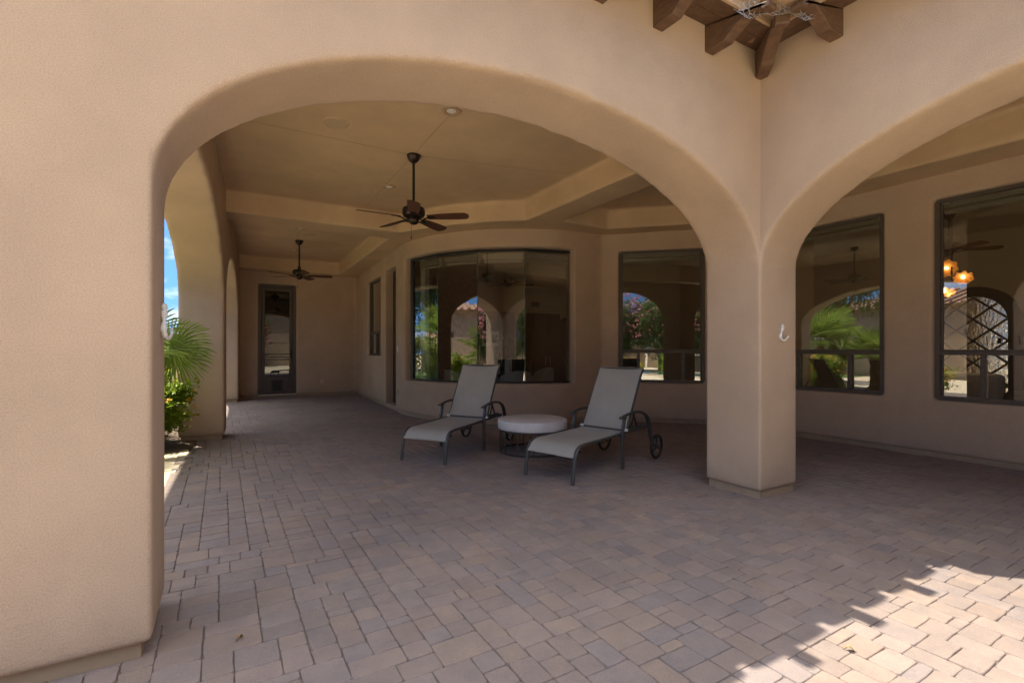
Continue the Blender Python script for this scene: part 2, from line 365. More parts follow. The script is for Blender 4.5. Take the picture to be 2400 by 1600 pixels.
# ------------------------------------------------------------------ ground
def rect_sheet(name, mat, x0, y0, x1, y1, z):
    mb = MB(); mb.add([(x0, y0, z), (x1, y0, z), (x1, y1, z), (x0, y1, z)], [(0, 1, 2, 3)]); return struct(mb.build(name, mat))
def Dx(y): return -4.10 + 0.0574 * (y - 0.5)          # inner face of the side arcade
rect_sheet('ground', EARTH, -90, -90, 90, 90, -0.05)
rect_sheet('joint_bed', SAND, -7.6, -2.75, 9.0, 11.9, -0.009)
def pavers():
    u = 0.055; nx = int(11.2 / u); ny = int(14.7 / u); ox, oy = -7.6, -2.8
    occ = [[False] * nx for _ in range(ny)]
    sizes = [((3, 2), 36), ((3, 3), 17), ((2, 2), 16), ((4, 3), 8), ((2, 3), 9), ((4, 2), 6), ((3, 1), 5), ((2, 1), 3)]
    rnd = random.Random(11); vs = []; fs = []; cols = []
    tones = [(0.306, 0.250, 0.228), (0.300, 0.246, 0.224), (0.290, 0.243, 0.230), (0.324, 0.257, 0.223), (0.276, 0.236, 0.230), (0.303, 0.245, 0.220), (0.310, 0.252, 0.230)]
    def inside(x, y):
        if y > 0.45: return Dx(y) - 0.33 < x < (3.3 if y < 3 else 6.2 - y + 0.1 if y < 4.2 else 1.6 if y < 5 else -0.4)
        return x < 3.3
    for j in range(ny):
        i = 0
        while i < nx:
            if occ[j][i]: i += 1; continue
            opts = []
            for (w, h), wt in sizes:
                if i + w > nx or j + h > ny: continue
                if any(occ[jj][ii] for jj in range(j, j + h) for ii in range(i, i + w)): continue
                gap = 0
                while i + w + gap < nx and gap < 3 and not occ[j][i + w + gap]: gap += 1
                if gap == 1 and i + w + gap < nx: wt *= 0.04
                opts.append(((w, h), wt))
            if not opts: w, h = 1, (2 if j + 1 < ny and not occ[j + 1][i] else 1)
            else:
                t = rnd.random() * sum(o[1] for o in opts)
                for (w, h), wt in opts:
                    t -= wt
                    if t <= 0: break
            for jj in range(j, min(ny, j + h)):
                for ii in range(i, i + w): occ[jj][ii] = True
            x0, y0 = ox + i * u, oy + j * u; x1, y1 = x0 + w * u, y0 + h * u
            if inside((x0 + x1) / 2, (y0 + y1) / 2):
                g = 0.0015; jt = lambda: rnd.uniform(-0.0024, 0.0024)
                dz = rnd.uniform(-0.0016, 0.0014); tx = rnd.uniform(-0.008, 0.008); ty = rnd.uniform(-0.008, 0.008)
                cx, cy = (x0 + x1) / 2, (y0 + y1) / 2
                def ring(ins, z, cut):
                    a0, a1, b0, b1 = x0 + g + ins, x1 - g - ins, y0 + g + ins, y1 - g - ins
                    p = [(a0 + cut, b0), (cx, b0), (a1 - cut, b0), (a1, b0 + cut), (a1, cy), (a1, b1 - cut), (a1 - cut, b1), (cx, b1), (a0 + cut, b1), (a0, b1 - cut), (a0, cy), (a0, b0 + cut)]
                    return [(px, py, z + tx * (px - cx) + ty * (py - cy)) for px, py in p]
                base = [(jt(), jt()) for _ in range(12)]
                n = len(vs)
                for ins, z, cut in ((0, -0.012, 0.008), (0.0006, -0.0025, 0.008), (0.0034, -0.0002, 0.008)):
                    for (px, py, pz), (qx, qy) in zip(ring(ins, z + dz, cut), base): vs.append((px + qx, py + qy, pz))
                for lv in range(2):
                    for k in range(12): fs.append((n + lv * 12 + k, n + lv * 12 + (k + 1) % 12, n + lv * 12 + 12 + (k + 1) % 12, n + lv * 12 + 12 + k))
                fs.append(tuple(range(n + 24, n + 36)))
                c = rnd.choice(tones); k = rnd.uniform(0.87, 1.0)
                cols += [(c[0] * k, c[1] * k, c[2] * k, 1)] * 36
            i += w
    me = bpy.data.meshes.new('patio_paving'); me.from_pydata(vs, [], fs); me.update()
    ca = me.color_attributes.new('tone', 'FLOAT_COLOR', 'POINT')
    ca.data.foreach_set('color', [c for q in cols for c in q])
    me.materials.append(PAVER); me.polygons.foreach_set('use_smooth', [len(p.vertices) == 4 for p in me.polygons])
    o = bpy.data.objects.new('patio_paving', me); COL.objects.link(o); struct(o)
pavers()
rect_sheet('pool_deck', DECK, -16, -15, 14, -2.78, -0.004)  # near part added behind the camera, extra pale to bounce sunlight inward
# concrete strip along the arcade, planting bed beyond it
mb = MB(); mb.prism([(-4.98, 0.5), (Dx(0.5) - 0.335, 0.5), (Dx(4.72) - 0.335, 4.72), (-4.98, 4.72)], -0.04, -0.002); struct(mb.build('path', CONCRETE))
mb = MB(); mb.prism([(-5.7, 4.725), (Dx(4.72) - 0.335, 4.725), (Dx(7.4) - 0.335, 7.4), (-5.7, 7.4)], -0.04, 0.012); struct(mb.build('planting_bed', MULCH))
rect_sheet('lawn', GRASSM, -20, 9, -5.6, 20, -0.03)

# ------------------------------------------------------------------ the house
house = empty('house', (0, 0, 0)); tag(house, 'tan stucco house with an arched, paved patio and large bronze-framed windows', 'house')
ZT = 3.74
def arcade():
    mb = MB()
    # front arcade wall (plane y=0), right wing wall (plane x=0), side arcade (slightly splayed)
    P = arch_poly(-4.85, 0.53, 0.055, ZT, [(-4.09, 0.0, 1.93, 2.86)])
    M = Matrix(((1, 0, 0, 0), (0, 0, -1, 0.53), (0, 1, 0, 0), (0, 0, 0, 1)))
    mb.prism(P, 0, 0.53, M)
    MB().box((0.1, -6.4, -0.05), (3.5, -6.1, ZT)).build('wing_end_wall', STUCCO, house)
    mw = mb; mb = MB(); P = arch_poly(-6.2, 0.53, 0.055, ZT, [(-4.1, 0.0, 1.93, 2.88)]); P = P[:-3] + [(0.07, 1.93), (0.07, ZT)]
    M = Matrix(((0, 0, 1, 0), (1, 0, 0, 0), (0, 1, 0, 0), (0, 0, 0, 1)))
    mb.prism(P, 0, 0.53, M); remesh(mb.build('arcade_wall', STUCCO, house), 0.023, 7); mb = mw
    P = arch_poly(-0.3, 11.4, 0.055, ZT, [(0.03, 4.96, 1.93, 2.9), (5.48, 10.35, 1.93, 2.9)])
    M = frame_matrix((-4.10, 0.5), (0.0574, 1)); M = M @ Matrix.Translation((0, 0, -0.54))
    mb.prism(P, 0, 0.54, M)
    o = mb.build('arcade_wall', STUCCO, house); remesh(o, 0.023, 7)
    # recessed weep-screed band under the stucco
    for a, b in (((-4.83, 0.03), (-4.13, 0.47)), ((0.018, 0.018), (0.51, 0.51)), ((0.03, -6.18), (0.5, -4.13))): MB().box((a[0], a[1], -0.03), (b[0], b[1], 0.075)).build('base_trim', TRIM, house)
    M = frame_matrix((-4.10, 0.5), (0.0574, 1))
    for s0, s1 in ((4.99, 5.45), (10.38, 11.3)):
        MB().prism([(s0, -0.03), (s1, -0.03), (s1, 0.075), (s0, 0.075)], -0.51, -0.03, M).build('base_trim', TRIM, house)
arcade()
CA, CB = Vector((-0.60, 11.62)), Vector((-0.82, 7.3))
def Cpt(s, off=0.0):
    d = (CB - CA).normalized(); n = Vector((-d.y, d.x)) * 1.0      # n points into the house (+x)
    return CA + d * s + n * off
BAY = spline([(-0.82, 7.3), (-0.845, 6.55), (-0.66, 5.72), (-0.22, 5.02), (0.3, 4.58), (0.94, 4.27), (1.46, 4.19), (1.89, 4.16)], 8)
def ribbon(mb, pts, thick, z0, z1):
    n = len(pts); nor = []
    for i in range(n):
        t = (pts[min(i + 1, n - 1)] - pts[max(i - 1, 0)]).normalized(); nor.append(Vector((-t.y, t.x, 0)))
    vs = []
    for p, q in zip(pts, nor):
        for d, z in ((0, z0), (thick, z0), (thick, z1), (0, z1)): vs.append((p.x + q.x * d, p.y + q.y * d, z))
    fs = [(0, 3, 2, 1), (4 * n - 4, 4 * n - 3, 4 * n - 2, 4 * n - 1)]
    for i in range(n - 1):
        for k in range(4): fs.append((4 * i + k, 4 * i + (k + 1) % 4, 4 * i + 4 + (k + 1) % 4, 4 * i + 4 + k))
    mb.add(vs, fs)
def wall_pieces(mb, A, along, L, thick, ops, z0=0.055, z1=3.6, side=-1):
    """ops = [(s0, s1, zb, zt)] left to right; pieces overlap a little and are merged by remesh"""
    M = frame_matrix(A, along); d0, d1 = (-thick, 0) if side < 0 else (0, thick); e = 0.06
    def pc(s0, s1, a, b):
        mb.prism([(s0, a), (s1, a), (s1, b), (s0, b)], d0, d1, M)
    s = 0.0
    for a, b, zb, zt in ops:
        pc(s, a, z0, z1)
        if zb > z0 + 0.02: pc(a - e, b + e, z0, zb)
        pc(a - e, b + e, zt, z1); s = b
    pc(s, L, z0, z1)
i0 = 7; i1 = min(range(len(BAY)), key=lambda i: (BAY[i] - Vector((1.36, 4.2, 0))).length)
def house_walls():
    mb = MB()
    wall_pieces(mb, (-3.95, 11.63), (1, 0), 3.6, 0.24, [(0.905, 1.80, 0.055, 2.93)], side=-1)
    d = (CB - CA)
    wall_pieces(mb, CA, d, d.length + 0.05, 0.24, [(1.54, 2.99, 1.10, 2.92), (3.44, 4.34, 0.055, 2.94)], side=-1)
    ribbon(mb, BAY[:i0 + 1], 0.24, 0.055, 3.6); ribbon(mb, BAY[i1:], 0.24, 0.055, 3.6)
    ribbon(mb, BAY[i0 - 2:i1 + 3], 0.24, 0.055, 0.67); ribbon(mb, BAY[i0 - 2:i1 + 3], 0.24, 2.95, 3.6)
    wall_pieces(mb, (1.89, 4.16), (1, -1), 1.93, 0.24, [(0.297, 1.71, 0.67, 2.945)], side=-1)
    wall_pieces(mb, (3.25, 2.85), (0, -1), 8.9, 0.24, [(0.92, 2.39, 0.67, 2.96), (2.89, 4.5, 0.66, 2.98), (5.2, 6.8, 0.66, 2.98)], side=-1)
    o = mb.build('rear_wall', STUCCO, house); remesh(o, 0.022, 7)
    def bt(): return MB()
    t = bt(); ribbon(t, [p + Vector((0.012, 0.012, 0)) for p in BAY], 0.2, -0.03, 0.062); t.build('base_trim', TRIM, house)
    bt().box((-3.95, 11.652, -0.03), (-0.5, 11.84, 0.06)).build('base_trim', TRIM, house)
    M = frame_matrix(CA, d); bt().prism([(0, -0.03), (d.length, -0.03), (d.length, 0.06), (0, 0.06)], -0.22, -0.022, M).build('base_trim', TRIM, house)
    M = frame_matrix((1.89, 4.16), (1, -1)); bt().prism([(0, -0.03), (1.93, -0.03), (1.93, 0.06), (0, 0.06)], -0.22, -0.022, M).build('base_trim', TRIM, house)
    bt().box((3.272, -6, -0.03), (3.45, 2.83, 0.06)).build('base_trim', TRIM, house)
house_walls()
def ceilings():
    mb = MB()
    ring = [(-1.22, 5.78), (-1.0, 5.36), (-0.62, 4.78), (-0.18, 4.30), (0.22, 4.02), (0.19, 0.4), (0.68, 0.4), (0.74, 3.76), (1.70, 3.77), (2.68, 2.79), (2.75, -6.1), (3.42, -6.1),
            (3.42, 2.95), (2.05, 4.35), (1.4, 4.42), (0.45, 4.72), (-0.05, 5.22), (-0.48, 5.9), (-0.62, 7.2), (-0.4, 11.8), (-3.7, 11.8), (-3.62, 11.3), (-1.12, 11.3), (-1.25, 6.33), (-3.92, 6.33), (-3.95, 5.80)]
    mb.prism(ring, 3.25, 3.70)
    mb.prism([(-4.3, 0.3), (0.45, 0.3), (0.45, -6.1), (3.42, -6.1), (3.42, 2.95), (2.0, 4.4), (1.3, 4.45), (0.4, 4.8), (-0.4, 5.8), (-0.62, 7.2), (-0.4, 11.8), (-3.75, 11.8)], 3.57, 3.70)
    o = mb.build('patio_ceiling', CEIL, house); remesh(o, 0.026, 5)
    j = MB()
    def seam(a, b, z=3.57):
        a, b = Vector((*a, z)), Vector((*b, z)); j.bar([a, b], 0.004, 0.005)
    seam((-1.93, 0.55), (-1.83, 5.6)); seam((-4.0, 3.2), (-1.87, 3.2)); seam((-1.87, 3.2), (0.18, 2.75)); seam((-2.62, 6.5), (-2.35, 11.1)); seam((-3.75, 8.9), (-1.2, 8.9))
    j.build('control_joint', simple('joint_caulk', (0.40, 0.29, 0.19), 0.9), house)
ceilings()

# ---- windows (part > frame, pane, blind)
def window(A, along, s0, s1, zb, zt, rail=None, mull=(), side=-1, fw=0.05, rec=0.055, blind=True, mat=BRONZE):
    M = frame_matrix(A, along); sg = -1 if side < 0 else 1
    f = MB()
    def bar(a0, a1, b0, b1, d0, d1): f.prism([(a0, b0), (a1, b0), (a1, b1), (a0, b1)], min(sg * d0, sg * d1), max(sg * d0, sg * d1), M)
    bar(s0 - .02, s0 + fw, zb - .02, zt + .02, rec, rec + .07); bar(s1 - fw, s1 + .02, zb - .02, zt + .02, rec, rec + .07)
    bar(s0 + fw, s1 - fw, zb - .02, zb + fw, rec, rec + .07); bar(s0 + fw, s1 - fw, zt - fw * .8, zt + .02, rec, rec + .07)
    # inner stepped lip
    q = 0.018
    for lo in (0,):
        bar(s0 + fw, s0 + fw + q, zb + fw, zt - fw, rec + .025, rec + .06); bar(s1 - fw - q, s1 - fw, zb + fw, zt - fw, rec + .025, rec + .06)
    if rail:
        bar(s0 + fw, s1 - fw, rail - .062, rail - .022, rec - .004, rec + .066); bar(s0 + fw, s1 - fw, rail - .022, rail, rec + .012, rec + .066)
        for m in mull: bar(m - .024, m + .024, zb + fw, rail - .062, rec + .004, rec + .062)
    o = f.build('window', mat, house, bevel=0.003, seg=1)
    g = MB(); d = sg * (rec + .045)
    def pane(a0, a1, b0, b1): g.add([M @ Vector(p) for p in ((a0, b0, d), (a1, b0, d), (a1, b1, d), (a0, b1, d))], [(0, 1, 2, 3)])
    if rail:
        pane(s0 + fw, s1 - fw, rail, zt - fw * .8)
        xs = [s0 + fw] + [q for m in mull for q in (m - .024, m + .024)] + [s1 - fw]
        for k in range(0, len(xs), 2): pane(xs[k], xs[k + 1], zb + fw, rail - .062)
    else: pane(s0 + fw, s1 - fw, zb + fw, zt - fw)
    g.build('pane', GLASS, o)
    if blind:
        b = MB(); b.tube([M @ Vector((s0 + .06, zt - .13, sg * (rec + .13))), M @ Vector((s1 - .06, zt - .13, sg * (rec + .13)))], .035, 10)
        b.prism([(s0 + .05, zt - .09), (s1 - .05, zt - .09), (s1 - .05, zt - .05), (s0 + .05, zt - .05)], sg * (rec + .17) if sg < 0 else rec + .09, sg * (rec + .09) if sg < 0 else rec + .17, M)
        b.build('roller_blind', BLIND, o)
    return o
window(CA, CB - CA, 1.54, 2.99, 1.10, 2.92, rail=1.68, mull=(2.27,), blind=False)
window((1.89, 4.16), (1, -1), 0.297, 1.71, 0.67, 2.945, rail=1.245, mull=(0.63, 1.37))
window((3.25, 2.85), (0, -1), 0.92, 2.39, 0.67, 2.96, rail=1.245, mull=(1.32, 1.985))
window((3.25, 2.85), (0, -1), 2.89, 4.5, 0.66, 2.98, rail=1.245, mull=(3.31, 4.08))
window((3.25, 2.85), (0, -1), 5.2, 6.8, 0.66, 2.98, rail=1.245, mull=(5.62, 6.38))
def bay_window():
    V = [Vector(p) for p in ((-0.755, 6.50, 0), (-0.545, 5.74, 0), (-0.09, 5.06, 0), (0.56, 4.56, 0), (1.42, 4.32, 0))]
    fr = MB(); k = 0.05
    def norm(a, b): t = (b - a).normalized(); return Vector((-t.y, t.x, 0))
    for z0, z1 in ((0.65, 0.70), (2.905, 2.97)):
        ribbon(fr, V, 0.05, z0, z1)
    a, b = V[0], V[1]; t = (b - a).normalized(); M = frame_matrix((a.x, a.y), t)
    fr.prism([(-0.03, 0.65), (0.045, 0.65), (0.045, 2.97), (-0.03, 2.97)], -0.051, 0.001, M)
    a, b = V[4], V[3]; t = (a - b).normalized(); M = frame_matrix((a.x, a.y), t)
    fr.prism([(-0.045, 0.65), (0.03, 0.65), (0.03, 2.97), (-0.045, 2.97)], -0.051, 0.001, M)
    o = fr.build('bay_window', BLACKF, house)
    g = MB()
    for a, b in zip(V, V[1:]):
        n = norm(a, b) * 0.025; g.add([(a + n + Vector((0, 0, .70))), (b + n + Vector((0, 0, .70))), (b + n + Vector((0, 0, 2.905))), (a + n + Vector((0, 0, 2.905)))], [(0, 1, 2, 3)])
    g.build('pane', GLASS, o)
    s = MB()
    for p, q in zip(V[1:4], V[2:]):
        n = norm(p, q) * 0.02; s.box((p.x + n.x - .004, p.y + n.y - .004, .70), (p.x + n.x + .004, p.y + n.y + .004, 2.905))
    s.build('butt_joint', simple('glass_edge', (0.10, 0.14, 0.12), 0.3), o)
    b = MB()
    for p, q in zip(V, V[1:]):
        n = norm(p, q); t = (q - p).normalized(); L = (q - p).length
        M = frame_matrix((p.x + n.x * .14, p.y + n.y * .14), t)
        b.prism([(.07, 2.80), (L - .05, 2.80), (L - .05, 2.90), (.07, 2.90)], -0.09, 0.0, M)
        b.tube([M @ Vector((.09, 2.77, -.045)), M @ Vector((L - .07, 2.77, -.045))], .03, 10)
    b.build('roller_blind', BLIND, o)
    for (p, q, s0, s1) in ((V[0], V[1], .06, .20), (V[3], V[4], .84, .90)):
        t = (q - p).normalized(); M = frame_matrix((p.x, p.y), t); MB().prism([(s0, .66), (s1, .66), (s1, 3.0), (s0, 3.0)], -0.26, -0.16, M).build('inner_casing', WHITEP, o)
bay_window()
# ---- end-wall screen door with pet flap, and the recessed door beside the bay
def screen_door():
    M = frame_matrix((-3.95, 11.63), (1, 0)); f = MB(); X0 = 0.905; X1 = 1.80
    def bar(m, a0, a1, b0, b1, d0, d1): m.prism([(a0, b0), (a1, b0), (a1, b1), (a0, b1)], -d1, -d0, M)
    bar(f, X0 - .01, X0 + .075, 0.06, 2.95, .06, .17); bar(f, X1 - .075, X1 + .01, 0.06, 2.95, .06, .17); bar(f, X0 + .075, X1 - .075, 2.86, 2.95, .06, .17)
    o = f.build('screen_door', BRONZE, house, bevel=.004, seg=1)
    d = MB(); a, b = X0 + .08, X1 - .08
    bar(d, a, a + .075, .10, 2.855, .085, .125); bar(d, b - .075, b, .10, 2.855, .085, .125)
    bar(d, a + .075, b - .075, 2.76, 2.855, .085, .125); bar(d, a + .075, b - .075, .10, .53, .09, .12)
    for z in (.98, 1.05, 1.12): bar(d, a + .075, b - .075, z - .012, z + .012, .08, .10)
    d.build('leaf', BRONZE, o, bevel=.004, seg=1)
    g = MB(); g.add([M @ Vector(p) for p in ((a + .075, .53, -.105), (b - .075, .53, -.105), (b - .075, 2.76, -.105), (a + .075, 2.76, -.105))], [(0, 1, 2, 3)]); g.build('pane', SCREEN, o)
    p = MB(); c = (a + b) / 2
    for q in ((c - .16, c - .12, .12, .48), (c + .12, c + .16, .12, .48), (c - .12, c + .12, .44, .48), (c - .12, c + .12, .12, .155)): bar(p, *q, .07, .09)
    p.build('pet_flap_frame', simple('flap_frame', (0.09, 0.075, 0.065), 0.5), o)
    p = MB(); bar(p, c - .12, c + .12, .155, .44, .078, .088); p.build('pet_flap', BLACKF, o)
    s = MB(); bar(s, X0, X1, .055, .085, -.02, .17); s.build('threshold', STEEL, o)
    h = MB(); h.tube([M @ Vector((b - .035, 1.02, -.07)), M @ Vector((b - .035, 1.12, -.05)), M @ Vector((b - .035, 1.22, -.07))], .01, 8); h.build('handle', FANM, o)
screen_door()
def recessed_door():
    M = frame_matrix(CA, CB - CA); f = MB()
    f.prism([(3.40, .05), (4.38, .05), (4.38, 2.97), (3.40, 2.97)], -.23, -.175, M)
    o = f.build('patio_door', BLACKF, house, bevel=.004, seg=1)
    g = MB(); g.add([M @ Vector(p) for p in ((3.55, .35, -.172), (4.23, .35, -.172), (4.23, 2.8, -.172), (3.55, 2.8, -.172))], [(0, 1, 2, 3)]); g.build('pane', SCREEN, o)
    s = MB(); s.prism([(3.46, .0), (4.32, .0), (4.32, .085), (3.46, .085)], -.23, -.03, M); s.build('threshold', TRIM, o)
recessed_door()

# ---- roof with rafter tails, boards, fascia and barrel tiles
SL = 0.22; Z0 = 3.70                                    # underside of boards at the wall
def roofz(d): return Z0 + SL * d                        # d = distance in from the wall plane
def rafter_profile():
    b = [(0.06, -0.20), (-0.17, -0.205), (-0.20, -0.178)]
    for k in range(1, 8):
        t = k / 8; b.append((-0.20 - 0.235 * t, -0.178 + 0.11 * math.sin(t * math.pi / 2) - 0.05 * t))
    b += [(-0.445, -0.112), (-0.45, -0.145), (-0.495, -0.15), (-0.505, -0.14)]
    top = [(-0.505, roofz(-0.505) - Z0 - .002), (0.06, roofz(0.06) - Z0 - .002)]
    return [(d, z + Z0) for d, z in b] + [(d, z + Z0) for d, z in top]
def rafters(roof):
    prof = rafter_profile(); w = 0.095
    # M maps (d, z, t) -> world ; front wall: y = d, x = t
    for x in (-0.65, -1.2, -1.75, -2.3, -2.85, -3.4, -3.95, -4.5):
        m = MB(); M = Matrix(((0, 0, 1, x), (1, 0, 0, 0), (0, 1, 0, 0), (0, 0, 0, 1))); m.prism(prof, -w / 2, w / 2, M); m.build('rafter_tail', RAFTER, roof, bevel=.006, seg=2)
    for y in (-0.585, -1.135, -1.685, -2.235, -2.785, -3.335, -3.885, -4.435):
        m = MB(); M = Matrix(((1, 0, 0, 0), (0, 0, 1, y), (0, 1, 0, 0), (0, 0, 0, 1))); m.prism(prof, -w / 2, w / 2, M); m.build('rafter_tail', RAFTER, roof, bevel=.006, seg=2)
    # valley rafter on the diagonal of the inside corner
    k = math.sqrt(0.5); m = MB()
    vp = [(d * 1.3, z - (0.02 if z < Z0 - .1 else 0)) for d, z in prof]; vp = [(d, z if i < len(prof) - 2 else Z0 + SL * d * k - .004) for i, (d, z) in enumerate(vp)]
    M = Matrix(((k, 0, -k, 0), (k, 0, k, 0), (0, 1, 0, 0), (0, 0, 0, 1))); m.prism(vp, -w / 2, w / 2, M); m.build('valley_rafter', RAFTER, roof, bevel=.006, seg=2)
def roof_boards():
    m = MB(); pw = 0.15; d = -0.30
    while d < 0.3:
        a, b = d + .002, min(d + pw - .002, .3); za, zb = roofz(a), roofz(b); t = .022
        # front slope boards, run along x until the valley
        m.add([(-4.95, a, za), (a, a, za), (b, b, zb), (-4.95, b, zb), (-4.95, a, za + t), (a, a, za + t), (b, b, zb + t), (-4.95, b, zb + t)], [(0, 3, 2, 1), (4, 5, 6, 7), (0, 1, 5, 4), (1, 2, 6, 5), (2, 3, 7, 6), (3, 0, 4, 7)])
        m.add([(a, -6.2, za), (b, -6.2, zb), (b, b, zb), (a, a, za), (a, -6.2, za + t), (b, -6.2, zb + t), (b, b, zb + t), (a, a, za + t)], [(0, 3, 2, 1), (4, 5, 6, 7), (0, 1, 5, 4), (1, 2, 6, 5), (2, 3, 7, 6), (3, 0, 4, 7)])
        d += pw
    return m
def barrel_tiles(m):
    """half-round tile columns laid up the slope; each column ends on the valley"""
    w = 0.29; n = 6; ee = -0.335
    def column(c, start, end, front):
        rows = max(1, int((end - start) / 0.38)); vs = []; fs = []
        for r in range(rows):
            a = start + (end - start) * r / rows - 0.03; b = start + (end - start) * (r + 1) / rows; base = len(vs)
            for dd, lift in ((a, 0.05), (b, 0.025)):
                for k in range(n + 1):
                    an = math.pi * k / n; o = w * 0.42 * math.cos(an); h = lift + 0.075 * math.sin(an) + roofz(dd)
                    for q in (0, 0.02):
                        h2 = h - q
                        vs.append((c + o, dd, h2) if front else (dd, c + o, h2))
            L = 2 * (n + 1)
            for k in range(n):
                i = base + 2 * k; fs += [(i, i + 2, i + L + 2, i + L), (i + 1, i + L + 1, i + L + 3, i + 3), (i, i + 1, i + 3, i + 2)]
        m.add(vs, fs, True)
        # pan tile between the barrels
        za, zb = roofz(start), roofz(end)
        pts = [(c + w / 2 + q, s, z) for q, s, z in ((-.09, start + .02, za + .035), (.09, start + .02, za + .035), (.09, end, zb + .035), (-.09, end, zb + .035))]
        if not front: pts = [(s, x, z) for x, s, z in pts]
        m.add(pts, [(0, 1, 2, 3)])
    x = -4.75
    while x < 5.5: column(x, max(ee, x), 6.2, True); x += w
    y = -6.1
    while y < 5.5: column(y, max(ee, y), 6.2, False); y += w
def make_roof():
    m = MB()
    # deck above: two slopes meeting in the valley, and the low slope over the side arcade
    t0 = .024; t1 = .05
    def deck(P):
        vs = [(x, y, z + t0) for x, y, z in P] + [(x, y, z + t1) for x, y, z in P]; n = len(P)
        m.add(vs, [tuple(range(n - 1, -1, -1)), tuple(range(n, 2 * n))] + [(i, (i + 1) % n, n + (i + 1) % n, n + i) for i in range(n)])
    e = -0.295
    deck([(-4.66, e, roofz(e)), (e, e, roofz(e)), (6.2, 6.2, roofz(6.2)), (-4.66 + 4, 6.2, roofz(6.2)), (-4.66, 2.0, roofz(2.0))])
    deck([(e, -6.3, roofz(e)), (6.2, -6.3, roofz(6.2)), (6.2, 6.2, roofz(6.2)), (e, e, roofz(e))])
    deck([(-4.62, 0.3, 3.75), (-0.5, 0.3, 4.6), (-0.5, 13, 4.6), (-3.95, 13, 3.75)])
    deck([(-0.5, 4, 4.6), (12, 4, 4.9), (12, 13, 4.9), (-0.5, 13, 4.6)])
    r = m.build('roof', ROOFT, house)
    t = MB(); barrel_tiles(t); t.build('barrel_tile', ROOFT, r)['kind'] = 'stuff'
    rafters(r)
    roof_boards().build('eave_board', RAFTER, r)
    v = MB(); K = Matrix.Translation((-.47, -.47, 3.70)) @ Matrix.Rotation(R(45), 4, 'Z') @ Matrix.Rotation(R(-10), 4, 'Y')
    v.tube([K @ Vector((-.20, 0, 0)), K @ Vector((.42, 0, 0))], .07, 12, w=.17); v.tube([K @ Vector((-.02, -.19, .01)), K @ Vector((.40, -.17, .01))], .06, 10, w=.10); v.tube([K @ Vector((-.02, .19, .01)), K @ Vector((.40, .17, .01))], .06, 10, w=.10)
    v.build('valley_tile', TAN, r)
    f = MB(); a = -0.303; z = roofz(a)
    f.box((-4.95, a - .02, z - .008), (a - .02, a, z + .05)); f.box((a - .02, -6.2, z - .008), (a, a - .021, z + .05)); f.build('fascia', TAN, r)
make_roof()
